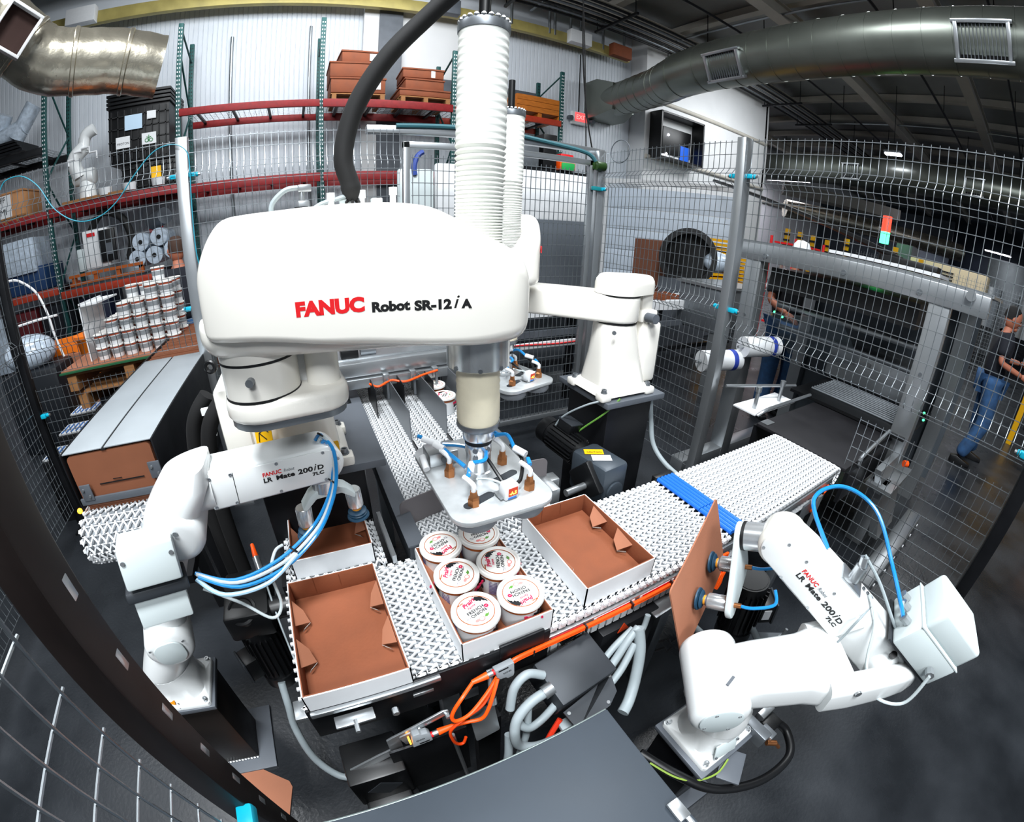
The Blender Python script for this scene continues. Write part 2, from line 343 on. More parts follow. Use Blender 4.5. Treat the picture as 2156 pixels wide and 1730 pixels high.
def level(x0, x1, z, color, label, deck=True, h=.13):
    t = thing('rack_shelf', label, 'rack shelf', ((x0+x1)/2, (RF+RB)/2, z), 'rack shelf levels')
    for y in (RF-.05, RB+.02): 
        b = obj('beam', MB().box(((x0+x1)/2, y, z), (x1-x0-.06, .06, h)), color, t, bevel=.006)
    if deck:
        d = MB(); n = 24
        for i in range(n): d.box((x0+.05+(x1-x0-.1)*i/(n-1), (RF+RB)/2, z+h/2), (.006, RB-RF, .006))
        for i in range(9): d.box(((x0+x1)/2, RF+(RB-RF)*i/8, z+h/2+.006), (x1-x0-.1, .006, .006))
        obj('wire_deck', d, m_galv, t, kind='stuff')
        for i in range(4): obj('deck_support', MB().box((x0+.3+(x1-x0-.6)*i/3, (RF+RB)/2, z+.02), (.05, RB-RF, .04)), m_dark, t)
    return t
level(-2.03, .48, 3.98, m_red, 'high empty red wire decked rack shelf')
level(.48, 2.97, 3.98, m_red, 'high red rack shelf carrying the cardboard boxes', h=.15)
level(2.97, 5.42, 3.98, m_org, 'high orange red rack shelf carrying the wooden crate')
level(-2.03, .48, 2.63, m_red, 'scuffed red rack shelf just above the big robot', h=.16)
level(.48, 2.97, 2.63, m_red, 'red rack shelf behind the robot air fittings', False, h=.16)
level(-4.58, -2.03, 2.67, m_red, 'red rack shelf under the black crates', h=.15)
level(-7.1, -4.58, 2.67, m_red, 'maroon rack shelf with a cardboard box in a wooden frame')
level(-7.1, -4.58, 3.8, m_dark, 'high dark rack shelf at the left edge with wrapped parts')
level(-4.58, -2.03, 1.22, m_org, 'orange rack shelf holding the white machine and the rolls')
level(-7.1, -4.58, 1.32, m_org, 'orange rack shelf under the shrink wrapped load')
# black collapsible crates
def crate(c, d, label, lid):
    t = thing('bulk_crate', label, 'crate', (c[0], c[1], c[2]-d[2]/2))
    obj('shell', MB().box(c, d), m_blk, t, bevel=.01)
    n = 9
    for i in range(n): obj('rib', MB().box((c[0]-d[0]/2+d[0]*(i+.5)/n, c[1]-d[1]/2-.012, c[2]), (.025, .03, d[2]*.9)), m_blk, t)
    for z in (-.32, -.1, .12, .34): obj('rib', MB().box((c[0], c[1]-d[1]/2-.012, c[2]+z*d[2]), (d[0], .03, .02)), m_blk, t)
    for z in range(lid): obj('rim', MB().box((c[0], c[1], c[2]+d[2]/2+.03+z*.07), (d[0]+.06, d[1]+.06, .05)), m_blk, t, bevel=.008)
    return t
t = crate((-2.75, 8.9, 3.75), (1.12, 1.0, .98), 'large black folding bulk crate with paper labels, on top of the other', 4)
y = 8.36
obj('paper_label', MB().box((-2.83, y, 3.95), (.32, .012, .26)), mat('pale blue paper', '#b9d2e6', .6), t)
obj('paper_label', MB().box((-2.5, y, 4.03), (.16, .012, .14)).box((-2.5, y-.008, 4.0), (.13, .004, .06)), m_wht, t)
for k, (x, s) in enumerate(((-3.03, 'PROTON'), (-2.55, ''))):
    q = obj('paper_label', MB().box((x, y, 3.62), (.26, .012, .2)), m_wht, t)
    if s: obj('lettering', MB().text(s, .055, frame((x-.11, y-.008, 3.58), (0, -1, 0), (1, 0, 0))), m_blkt, q)
    else: obj('leaf_emblem', MB(frame((x, y-.008, 3.62), (0, -1, 0), (1, 0, 0))).tube([(-.04+.03*cos(a), -.03+.03*sin(a), 0) for a in [i*pi/6 for i in range(12)]], .006, 5, closed=True).tube([(.04+.03*cos(a), -.03+.03*sin(a), 0) for a in [i*pi/6 for i in range(12)]], .006, 5, closed=True).tube([(0, -.06, 0), (0, .06, 0)], .007, 5).tube([(-.04, .03, 0), (0, .01, 0), (.04, .03, 0)], .007, 5), mat('leaf green', '#1d7a3a', .5), q)
t = crate((-2.6, 8.9, 2.98), (1.0, .95, .5), 'lower black folding bulk crate with a yellow tag', 1)
obj('tag', MB().box((-2.45, 8.38, 3.0), (.18, .012, .24)), m_yel, t)
for i, x in enumerate((-3.42, -2.95, -2.42)):
    single('white_cup', MB(Matrix.Translation((x, 8.38, 2.76))).lathe([(.06, 0), (.11, .02), (.13, .15), (.11, .15)], n=16), m_wht, ('leftmost', 'middle', 'rightmost')[i]+' of three white cups under the black crates', 'cup')
# small white robot standing on the shelf, on a wooden board
t = thing('small_robot', 'small white six axis robot arm stored on the rack shelf', 'robot', (-3.9, 8.7, 2.82))
obj('base', MB(Matrix.Translation((-3.85, 8.6, 2.82))).lathe([(.17, 0), (.15, .25), (.13, .3)], n=20), m_whiteb, t)
obj('shoulder', MB().cyl((-4.1, 8.6, 3.2), (-3.68, 8.6, 3.2), .15, 18), m_whiteb, t, bevel=.03)
obj('upper_arm', MB().tube(spline([(-3.95, 8.5, 3.2), (-4.02, 8.45, 3.5), (-3.82, 8.5, 3.72)], 5), .13, 14), m_whiteb, t)
obj('forearm', MB().tube(spline([(-3.85, 8.5, 3.62), (-3.8, 8.5, 3.9), (-3.62, 8.5, 4.0)], 5), .11, 14), m_whiteb, t)
for sx in (-1, 1): obj('pipe_bracket', MB().tube([(-3.82, 8.35, 3.62), (-3.82+sx*.14, 8.33, 3.62), (-3.82+sx*.14, 8.33, 3.5+.1*0), (-3.82+sx*.26, 8.33, 3.5), (-3.82+sx*.26, 8.33, 3.4)] if sx < 0 else [(-3.82, 8.35, 3.66), (-3.66, 8.33, 3.66), (-3.66, 8.33, 3.56), (-3.52, 8.33, 3.56), (-3.52, 8.33, 3.44)], .02, 8), m_wht, t)
single('wooden_board', MB().box((-3.6, 8.7, 2.78), (1.3, .8, .05)), m_wood, 'rough wooden board under the small white robot', 'board')
# boxes on the high shelf
def carton(c, d, label, mt=None, rz=0, tag=False, pal=False):
    t = thing('carton', label, 'box', (c[0], c[1], c[2]-d[2]/2))
    obj('carton_body', MB().box(c, d, rz=rz), mt or m_card, t, bevel=.012)
    obj('lid', MB().box((c[0], c[1], c[2]+d[2]/2), (d[0]+.03, d[1]+.03, .03), rz=rz), mt or m_card, t)
    if tag: obj('paper_label', MB().box((c[0]+d[0]*.3, c[1]-d[1]/2-.006, c[2]), (.22, .01, .14)), m_wht, t)
    return t
def pallet(c, label, w=1.0, d=.9):
    t = thing('pallet', label, 'pallet', (c[0], c[1], c[2]))
    for i in range(5): obj('deck_board', MB().box((c[0], c[1]-d/2+d*(i+.5)/5, c[2]+.12), (w, .12, .022)), m_wood, t)
    for i in range(3): obj('runner', MB().box((c[0]-w/2+.06+(w-.12)*i/2, c[1], c[2]+.055), (.08, d, .11)), m_wood, t)
    return t
pallet((1.15, 8.85, 4.06), 'pallet under the left stack of brown boxes on the high shelf')
carton((1.15, 8.85, 4.35), (1.0, .8, .28), 'bottom brown box of the left stack on the high shelf', tag=True)
carton((1.12, 8.85, 4.66), (.98, .78, .28), 'middle brown box of the left stack on the high shelf')
carton((1.22, 8.85, 4.93), (.8, .7, .22), 'top tilted brown box of the left stack on the high shelf', tag=True, rz=.06)
pallet((2.42, 8.85, 4.06), 'pallet under the right stack of brown boxes on the high shelf')
carton((2.42, 8.85, 4.27), (1.0, .8, .13), 'flat brown box at the bottom of the right stack')
carton((2.42, 8.85, 4.46), (.76, .7, .2), 'middle brown box of the right stack on the high shelf')
carton((2.42, 8.9, 4.7), (.8, .7, .18), 'top brown box of the right stack with a white label', tag=True, rz=-.05)
t = thing('wooden_crate', 'shallow orange wooden crate on the high rack shelf', 'crate', (4.9, 8.85, 4.06))
for i in range(3): obj('plank', MB().box((4.9, 8.42, 4.22+i*.12), (1.1, .03, .112)), mat('orange wood', '#b5671d', .6, 0, .25, 8, stretch=(1, 6, 6)), t)
for sx in (-1, 1): obj('side', MB().box((4.9+sx*.54, 8.85, 4.34), (.03, .85, .36)), MATS['orange wood'], t)
for i in range(3): obj('runner', MB().box((4.4+i*.5, 8.85, 4.1), (.08, .9, .1)), MATS['orange wood'], t)
obj('back', MB().box((4.9, 9.28, 4.34), (1.1, .03, .36)).box((4.9, 8.85, 4.17), (1.08, .84, .02)), MATS['orange wood'], t)
# left bays
t = carton((-5.6, 8.7, 2.98), (1.05, .7, .5), 'cardboard box with a paper sign, in a wooden frame on the left shelf', mat('tan cardboard', '#b98458', .75, 0, .1, 8))
q = obj('paper_sign', MB().box((-5.55, 8.34, 3.0), (.42, .01, .4)), m_wht, t)
obj_split('lettering', MB().text('OFF', .14, frame((-5.7, 8.33, 3.08), (0, -1, 0), (1, 0, 0))).text('DMI', .16, frame((-5.72, 8.33, 2.86), (0, -1, 0), (1, 0, 0))), m_blkt, q)
t = thing('skid', 'low slatted wooden skid under the cardboard box with the sign', 'pallet', (-5.6, 8.7, 2.7))
for i in range(4): obj('slat', MB().box((-6.0+i*.26, 8.34, 2.74), (.05, .04, .1)), m_wood, t)
obj('deck_board', MB().box((-5.6, 8.7, 2.72), (1.1, .75, .03)).box((-5.6, 8.34, 2.79), (1.1, .04, .03)), m_wood, t)
t = thing('wrapped_load', 'blue load wrapped in clear stretch film on the left shelf', 'load', (-5.5, 8.75, 1.4))
obj('bin', MB().box((-5.5, 8.8, 1.62), (1.3, .8, .44)), mat('blue bin', '#15365f', .5), t, bevel=.02)
obj('wrap', MB().box((-5.5, 8.72, 2.06), (1.02, .78, .62)), m_film, t, bevel=.03)
t = thing('wrapped_parts', 'clear wrapped machine parts on dark racks at the upper left edge', 'parts', (-5.8, 8.8, 3.9))
for i, (a, b) in enumerate((((-6.4, 8.6, 4.1), (-5.1, 8.6, 4.4)), ((-5.9, 8.8, 4.2), (-5.6, 8.7, 4.75)), ((-5.3, 8.6, 4.2), (-4.9, 8.6, 4.75)))): obj('film_roll', MB().cyl(a, b, .16, 14), m_film, t)
for i in range(4): obj('dark_slab', MB().box((-5.7, 8.75, 3.92+i*.06), (1.4-.1*i, .9, .04)), m_dark, t)
# white bench machine with its black hose and five film rolls on the orange shelf
t = thing('bench_machine', 'white and black bench machine with a thick black hose on the orange shelf', 'machine', (-3.6, 8.7, 1.5))
obj('cabinet', MB().box((-3.75, 8.7, 1.9), (.5, .5, .68)), m_wht, t, bevel=.02)
obj('front_panel', MB().box((-3.5, 8.42, 1.92), (.32, .06, .56)), m_blk, t, bevel=.01)
obj('keypad', MB().box((-3.46, 8.38, 1.86), (.12, .02, .2)), m_grey, t)
obj('red_label', MB().box((-3.82, 8.44, 2.16), (.16, .01, .06)), m_redt, t)
obj('hose', MB().tube(spline([(-3.9, 8.6, 2.2), (-3.6, 8.55, 2.5), (-3.2, 8.5, 2.35), (-3.05, 8.5, 1.95), (-3.15, 8.5, 1.6)], 8), .07, 10), m_blkm, t)
obj('side_bottle', MB().box((-4.08, 8.5, 1.75), (.13, .13, .4)), m_boxg, t, bevel=.02)
t = thing('orange_tray', 'orange open wooden skid under the bench machine', 'tray', (-3.6, 8.6, 1.3))
for z in (1.36, 1.5): obj('rail', MB().box((-3.6, 8.36, z), (1.5, .04, .05)), mat('orange rail', '#a8531c', .5), t)
for i in range(4): obj('block', MB().box((-4.25+i*.45, 8.4, 1.43), (.08, .08, .14)), MATS['orange rail'], t)
for i, (x, z) in enumerate(((-2.95, 1.58), (-2.62, 1.6), (-2.28, 1.65), (-2.85, 1.86), (-2.5, 1.9))):
    t = thing('film_roll', ('lower left', 'lower middle', 'lower right', 'upper left', 'upper right')[i]+' of the clear film rolls on the orange shelf', 'roll', (x, 8.7, z-.15))
    obj('roll', MB(frame((x, 8.36, z), Y3)).lathe([(.035, 0), (.155, .0), (.16, .05), (.16, .6), (.035, .6)], n=20), m_film, t)
    obj('core', MB(frame((x, 8.35, z), Y3)).lathe([(.035, 0), (.04, .0), (.04, .02), (.03, .02)], n=12), m_blk, t)
single('hose_reel', MB(frame((-2.75, 8.9, 2.2), (.6, -.6, .1))).lathe([(.0, 0), (.15, 0), (.15, .5), (0, .5)], n=18), m_grey, 'grey duct piece lying above the film rolls', 'duct piece')
t = thing('wall_sign', 'small red and white extinguisher sign on the back wall', 'sign', (-2.945,9.75,2.025))
c = Vector((-2.945,9.75,2.025)); obj('plate', MB().box(c, (.3, .02, .3)), m_redt, t); obj('symbol', MB().box(c+Vector((0, -.012, -.06)), (.2, .01, .07)).box(c+Vector((.02, -.012, .06)), (.14, .01, .07)), m_wht, t)
# exit sign
t = thing('exit_sign', 'lit red exit sign with two side lamps on the back wall', 'sign', (6.85, 9.7, 4.6))
obj('housing', MB().box((6.85, 9.74, 4.6), (.52, .1, .34)), m_wht, t, bevel=.015)
obj('face', MB().box((6.87, 9.685, 4.63), (.38, .01, .24)), mat('exit red', '#f4585a', .5, emit=.7), t)
obj('lettering', MB().text('EXIT', .17, frame((6.71, 9.678, 4.57), (0, -1, 0), (1, 0, 0))), mat('exit letters', '#ff8f8a', .5, emit=1.2), t)
for sx in (-.33, .36): obj('side_lamp', MB().cyl((6.85+sx, 9.74, 4.58), (6.85+sx, 9.6, 4.56), .06, 12), m_grey, t)
obj('cable', MB().cyl((6.85, 9.78, 4.7), (6.85, 9.78, 6.4), .015, 6), m_dark, t)

# ---------------------------------------------------------------- safety fence
HF, PV, PH = 2.275, .0385, .0705
def profile(top, bot, bends):
    rows = []; z = top
    while z > bot:
        for b in bends:
            if abs(z-b) < PH/2: rows += [(b, 0), (b-.035, .035), (b-.085, .035), (b-.11, 0)]; z = b-.11-PH; break
        else: rows.append((z, 0)); z -= PH
    return rows
def mesh_panel(a, b, nrm, top=HF, bot=.2, bends=(2.125, 1.36), r=.0021):
    a, b = Vector((*a, 0)), Vector((*b, 0)); L_ = (b-a).length; d = (b-a)/L_; n = Vector((*nrm, 0)); m = MB(); rows = profile(top, bot, bends); k = int(L_/PV)
    for i in range(k+1):
        p = a+d*(L_*i/k); m.tube([p+n*o+Z3*z for z, o in [(top+.012, 0)]+rows], r, 4)
    for z, o in rows: m.tube([a+n*(o+r*1.6)+Z3*z, b+n*(o+r*1.6)+Z3*z], r, 4)
    return m
def panel(label, pieces, nrm):
    c = pieces[0]; t = thing('wire_fence', label, 'wire fence', ((c[0][0]+c[1][0])/2, (c[0][1]+c[1][1])/2, .2), 'wire fence sections')
    for a, b, top, bot, bends in pieces: obj('wire_mesh', mesh_panel(a, b, nrm, top, bot, bends), m_galv, t, kind='stuff', ang=80)
    return t
B2_ = (2.125, 1.36)
panel('wire panel behind the big robot at the back of the cell', [((-.60, 2.71), (.62, 2.71), HF, .2, B2_)], (0, -1))
panel('wire panel over the cardboard magazine at the left', [((-1.84, 2.71), (-.67, 2.71), HF, 1.09, B2_), ((-1.84, 2.71), (-1.12, 2.71), 1.02, .12, ())], (0, -1))
panel('wire panel beside the black monitor box', [((2.145, 2.67), (2.145, 1.52), HF, .2, B2_)], (-1, 0))
panel('wide wire panel around the belt outlet at the right', [((2.145, 1.42), (2.145, -.21), HF, 1.10, (2.125, 1.27)), ((2.145, .55), (2.145, -.21), 1.03, .12, ())], (-1, 0))
panel('dim wire panel of the left side, seen edge on', [((-1.885, 2.66), (-1.885, .6), HF, .15, B2_)], (1, 0))
def post(x, y, label, mt=m_ssd, top=HF+.02, clamps=((2.08, 1), (2.08, -1)), size=(.07, .06), axis='x'):
    t = thing('fence_pole', label, 'fence pole', (x, y, 0), 'fence poles')
    obj('post_tube', MB().box((x, y, top/2), (*size, top)), mt, t, bevel=.004)
    obj('foot_plate', MB().box((x, y, .006), (.14, .14, .012)), mt, t)
    for z, s in clamps:
        dx, dy = (s*.045, 0) if axis == 'x' else (0, s*.045)
        k = obj('clamp', MB().box((x+dx, y-.01 if axis == 'x' else y+dy, z), (.05, .035, .026) if axis == 'x' else (.035, .05, .026)).cyl((x+dx*1.5-.0, y+dy*1.5, z), (x+dx*1.9, y+dy*1.9, z), .014, 10), m_cyan, t, bevel=.005)
        obj('bolt', MB().cyl((x+dx*1.9, y+dy*1.9, z), (x+dx*2.15, y+dy*2.15, z), .008, 8), m_ss, k)
    return t
t = post(-.635, 2.71, 'bright steel fence post left of the big robot', m_ss, clamps=((2.08, 1), (2.08, -1), (1.33, 1), (1.33, -1)))
t = post(2.145, 1.47, 'steel fence post right of the second robot', m_ss, clamps=((2.08, 1), (2.08, -1), (1.33, 1), (1.33, -1)), axis='y')
t = post(2.115, 2.71, 'corner fence post at the gate latch', m_ss, clamps=((2.0, -1),), axis='y')
obj('gate_switch', MB().cyl((2.04, 2.66, 2.17), (2.12, 2.66, 2.17), .035, 14).box((2.05, 2.69, 2.17), (.04, .03, .05)), mat('green switch', '#1e3a10', .4), t, bevel=.004)
obj('gate_switch', MB().box((2.06, 2.67, 2.0), (.08, .03, .03)), mat('teal switch', '#1a7f86', .4), t, bevel=.004)
t = post(2.145, -.25, 'near dark fence post at the right edge', m_dark, clamps=((1.2, 1),), axis='y')
obj('rivet', MB().cyl((2.118, -.25, 1.05), (2.114, -.25, 1.05), .012, 12), m_ss, t)
t = post(-1.885, 2.71, 'dark fence corner post at the left', m_dark, clamps=((.86, 1),))
for z in (1.35, 1.2, 1.0, .75): obj('screw', MB().cyl((-1.9, 2.68, z), (-1.9, 2.674, z), .007, 8), m_ss, t)
# hinged gate
t = thing('fence_gate', 'hinged wire gate with a steel frame and cables along its top', 'gate', (1.35, 2.71, 0))
gx0, gx1, gz = .66, 2.03, 2.19
for a, b in (((gx0, gz), (gx1, gz)), ((gx0, .2), (gx0, gz)), ((gx1, .2), (gx1, gz)), ((gx0, .2), (gx1, .2))):
    obj('frame_bar', MB().box(((a[0]+b[0])/2, 2.71, (a[1]+b[1])/2), (abs(b[0]-a[0])+.04, .04, abs(b[1]-a[1])+.04)), m_ss, t, bevel=.003)
gmb = MB()
k = int((gx1-gx0)/PV)
for i in range(1, k): gmb.box((gx0+(gx1-gx0)*i/k, 2.70, (gz+.2)/2-.03), (.0042, .0042, gz-.26))
z = gz-.08
while z > .22: gmb.box(((gx0+gx1)/2, 2.694, z), (gx1-gx0-.06, .0042, .0042)); z -= .078
obj('wire_mesh', gmb, m_galv, t, kind='stuff')
obj('header_rail', MB().box((1.3, 2.76, 2.29), (1.75, .06, .05)), m_ss, t, bevel=.004)
obj('cable_bundle', MB().tube(spline([(.6, 2.72, 2.31), (1.2, 2.72, 2.325), (1.7, 2.71, 2.29), (1.98, 2.7, 2.26), (2.06, 2.69, 2.2)], 6), .016, 8), mat('teal cable', '#2f5f68', .5), t)
# near post at the camera with its wire panel, every wire of it in plain view
t = post(-.318, .335, 'very near dark brown fence post with slots, lower left', mat('brown black post', '#1a1210', .5, .3, .2, 8), clamps=(), size=(.045, .06))
for i in range(9): obj('slot', MB().box((-.297, .345, 1.42-i*.115), (.004, .012, .03)), m_ss, t, bevel=.0015)
k = obj('clamp', MB().box((-.30, .285, .92), (.03, .05, .03)), m_cyan, t, bevel=.006)
obj('clamp_bolt', MB().box((-.335, .245, .885), (.022, .035, .018)), m_cyan, k, bevel=.003)
t = thing('wire_fence', 'very near wire panel cut by the lower left corner', 'wire fence', (-.32, 0, .3))
for i in range(16): obj('wire', MB().tube([(-.322, .272, 1.512-i*.0765), (-.322, -.55, 1.512-i*.0765)], .0021, 6), m_galv, t)
for i in range(18): obj('wire', MB().tube([(-.318, .262-i*.0385, 1.75), (-.318, .262-i*.0385, .2)], .0021, 6), m_galv, t)
# thin blue air line looped over the left panel
single('air_line', MB().tube(spline([(-1.771,2.66,2.218), (-1.726,2.66,2.261), (-1.615,2.66,2.259), (-1.508,2.66,2.178), (-1.413,2.66,2.03), (-1.284,2.66,1.938), (-1.149,2.66,1.93), (-1.024,2.66,1.994), (-0.899,2.66,2.129), (-0.783,2.66,2.234), (-0.673,2.66,2.255), (-0.601,2.66,2.208), (-0.586,2.66,2.122), (-0.587,2.66,1.938), (-0.588,2.66,1.674), (-0.579,2.66,1.566)], 6), .0035, 6), mat('teal air line', '#2a8aa0', .35), 'thin teal air line looping along the left wire panel', 'air line')
single('air_line', MB(frame((2.145, 2.52, 2.28), (1, .2, 0))).tube([(.085*cos(a), .085*sin(a), 0) for a in [i*pi/12 for i in range(24)]], .004, 6, closed=True), m_grey, 'small coil of grey cable beside the gate post', 'cable')

# ---------------------------------------------------------------- conveyors
BZ = .795
def zigzag(y0, y1, per=.0265, amp=.0105, wid=.0085, tab=True, tabs=(1, 0)):
    m = MB(); n = int(round((y1-y0)/per*2)); pts = [(amp*(1 if j % 2 else -1), y0+(y1-y0)*j/n) for j in range(n+1)]
    rings = [[(x-wid/2, y, -.006), (x-wid/2, y, 0), (x+wid/2, y, 0), (x+wid/2, y, -.006)] for x, y in pts]; m.loft(rings)
    for x, y in pts[1:-1]: m.box((x*1.25, y, -.0015), (.0075, .008, .006))
    m.tube([(.016, y0, -.009), (.016, y1, -.009)], .0022, 4)
    for k, y in enumerate((y0, y1)):
        if tabs[k]: m.box((0, y, -.014), (.021, .007, .028)); m.box((0, y+(.006 if k else -.006), -.004), (.014, .008, .009))
    return m
def belt_rows(parent, mb_proto, places, name='belt_link'):
    first = None
    for M in places:
        if first is None: first = obj(name, mb_proto, m_belt, parent); first.matrix_local = M
        else: dup_part(first, parent, M=M)
    return first
def relM(p, root, rz=0, ry=0): return Matrix.Translation(Vector(p)-ORG[root]) @ Matrix.Rotation(rz, 4, 'Z') @ Matrix.Rotation(ry, 4, 'Y')
def belt_thing(name, label, loc): return thing(name, label, 'conveyor', loc)
def local_link(y0, y1, **k):
    return zigzag(y0, y1, **k)
# main belt, running to the right
cv = belt_thing('belt_conveyor', 'long white zigzag link belt carrying three brown trays towards the right', (.9, .74, 0))
proto = zigzag(-.187, .187, tabs=(1, 1)); off = ORG[cv]; proto.v = [v+off for v in proto.v]
pl = [relM((-.185+i*.0268, .738, BZ), cv) for i in range(50)] + [relM((1.235+i*.0268, .738, BZ), cv) for i in range(31)]
for a in range(1, 7): pl.append(relM((2.045+.05*sin(a*pi/7), .738, BZ-.05+.05*cos(a*pi/7)), cv, 0, a*pi/7))
belt_rows(cv, proto, pl)
ret = MB()
for i in range(78): ret.box((-.15+i*.0268, .549, .69), (.02, .007, .026)).box((-.15+i*.0268, .738, .70), (.012, .37, .004))
obj('return_strand', ret, m_belt, cv, kind='stuff')
obj('belt_bed', MB().box((.93, .738, .776), (2.2, .34, .006)), m_bed, cv)
obj('side_plate', MB().box((.11, .535, .745), (.60, .008, .125)), m_dark, cv, bevel=.002)
obj('end_stop', MB().box((.33, .532, .80), (.12, .008, .05)), m_dark, cv, bevel=.002)
obj('side_rail', MB().box((1.2, .545, .744), (1.62, .012, .035)), m_ss, cv, bevel=.002)
obj('side_rail', MB().box((.93, .93, .744), (2.2, .012, .05)), m_ss, cv, bevel=.002)
obj('lip', MB().box((-.03, .525, .80), (.30, .012, .016)), m_ss, cv, bevel=.003)
obj_split('lip_bracket', MB().box((-.09, .505, .775), (.09, .03, .008)).box((-.2, .56, .77), (.04, .05, .02)), m_ss, cv, bevel=.002)
obj_split('rail_screw', MB().cyl((-.09, .5, .775), (-.09, .47, .775), .006, 8).cyl((.0, .5, .775), (.0, .485, .775), .008, 8), m_ss, cv)
obj('slot', MB().box((.075, .530, .748), (.05, .003, .012)), m_ss, cv, bevel=.0012)
for x in (.15, .95, 1.9):
    obj('leg', MB().box((x, .60, .36), (.05, .05, .66)), m_ssd, cv, bevel=.003)
    obj('leg', MB().box((x, .88, .36), (.05, .05, .66)), m_ssd, cv, bevel=.003)
obj('foot_disc', MB(Matrix.Translation((1.05, .36, .14))).lathe([(.055, 0), (.05, .012), (.012, .03), (.012, .16)], n=18), m_ss, cv)
obj_split('cross_brace', MB().box((1.02, .72, .62), (.04, .34, .04)).box((.2, .72, .62), (.04, .34, .04)), m_ssd, cv)
obj('end_bracket', MB().box((1.78, .50, .66), (.035, .01, .2)), m_ss, cv)
for x0, x1, s in ((.555, .70, 'DANGER'), (.72, .86, 'DANGER')):
    q = obj('warning_sticker', MB().box(((x0+x1)/2, .5375, .742), (x1-x0, .001, .03)), m_wht, cv)
    obj('red_band', MB().box(((x0+x1)/2, .5366, .75), (x1-x0-.02, .001, .011)), m_redt, q)
obj_split('red_reflector', MB().box((.47, .5375, .742), (.10, .002, .026)).box((1.0, .5375, .742), (.09, .002, .026)), m_redt, cv)
# blue rollers across the main belt
br = thing('roller_bar', 'bright blue bar of thin rollers lying across the white belt', 'roller bar', (1.185, .738, .80))
for i in range(5):
    for y0, y1 in ((.553, .70), (.703, .925)): obj('roller', MB().cyl((1.148+i*.0185, y0, .803), (1.148+i*.0185, y1, .803), .0098, 12), m_bluep, br)
obj('end_block', MB().box((1.185, .938, .797), (.1, .025, .03)), m_blk, br, bevel=.003)
obj('under_tray', MB().box((1.185, .74, .785), (.1, .37, .012)), m_dark, br)
# three lane infeed belt from the back
b2 = belt_thing('infeed_conveyor', 'white link belt feeding tubs in lanes from the back of the cell', (.45, 1.7, 0))
p3 = zigzag(-.235, .235, tabs=(0, 0)); p3.v = [v+ORG[b2] for v in p3.v]
belt_rows(b2, p3, [relM((.455, .955+i*.0268, BZ), b2, pi/2) for i in range(68)])
obj('belt_bed', MB().box((.455, 1.85, .776), (.47, 1.8, .006)), m_bed, b2)
obj('side_rail', MB().box((.195, 1.65, .80), (.045, 1.45, .09)), m_greyd, b2, bevel=.004)
obj('side_rail', MB().box((.195, 1.65, .846), (.05, 1.45, .006)), m_grey, b2)
obj('side_rail', MB().box((.715, 1.55, .81), (.035, 1.1, .07)), m_ss, b2, bevel=.003)
obj('side_plate', MB().box((.20, .98, .80), (.03, .12, .07)), m_ss, b2, bevel=.003)
for x in (.37, .535):
    obj('lane_divider', MB().box((x, 1.93, .87), (.004, .62, .15)), m_ssd, b2)
for x, y0, y1 in ((.37, 1.25, 1.6), (.53, 1.25, 1.6)): obj('lane_strip', MB().box((x, (y0+y1)/2, .806), (.006, y1-y0, .022)), m_dark, b2)
obj('guide_plate', MB(frame((.27, 1.10, .845), (.25, -1, 0), (1, 0, 0))).prism(rrect(.17, .10, .02), -.002, .002), mat('grey guide sheet', '#7c7779', .45, .4), b2)
obj('guide_plate', MB(frame((.665, 1.10, .865), (-.1, -1, 0), (1, 0, 0))).prism(rrect(.13, .11, .02), -.002, .002), MATS['grey guide sheet'], b2)
obj('guide_bracket', MB().box((.73, 1.08, .82), (.07, .05, .05)), m_ss, b2, bevel=.003)
for x in (.25, .66): obj('leg', MB().box((x, 1.9, .37), (.05, .05, .72)), m_ssd, b2)
# gantry with dividers, sensors and orange leads over the infeed
ga = thing('sensor_gantry', 'aluminium cross beam with black divider plates and sensors over the infeed belt', 'gantry', (.5, 2.15, .8))
for z, y, h in ((1.0, 2.12, .07), (.93, 2.10, .05)): obj('beam', MB().box((.45, y, z), (.72, .06, h)), m_ss, ga, bevel=.003)
obj('back_plate', MB().box((.45, 2.3, 1.04), (.72, .3, .01)), m_ss, ga)
obj('drive_motor', MB().box((.2, 2.2, 1.06), (.09, .1, .06)), m_blk, ga, bevel=.004)
obj('drive_drum', MB().cyl((.26, 2.2, 1.07), (.34, 2.2, 1.07), .035, 16), m_ssd, ga)
for x in (.28, .42, .57, .7): obj('divider_plate', MB().box((x, 2.05, .87), (.004, .26, .16)), m_ssd if x > .6 else m_dark, ga)
for x in (.36, .50, .62):
    k = obj('sensor', MB().box((x, 2.05, .95), (.03, .04, .05)), m_ss, ga, bevel=.003)
    obj('clip', MB().box((x, 2.02, .90), (.012, .012, .1)), m_ssd, k)
obj('sensor_lead', MB().tube(spline([(.27, 2.03, .94), (.31, 2.0, .93), (.38, 2.02, .945), (.45, 2.0, .935), (.55, 2.02, .95), (.63, 2.03, .96)], 6), .006, 8), m_orange, ga)
for x in (.11, .8): obj('support', MB().box((x, 2.12, .5), (.05, .05, 1.0)), m_ssd, ga)
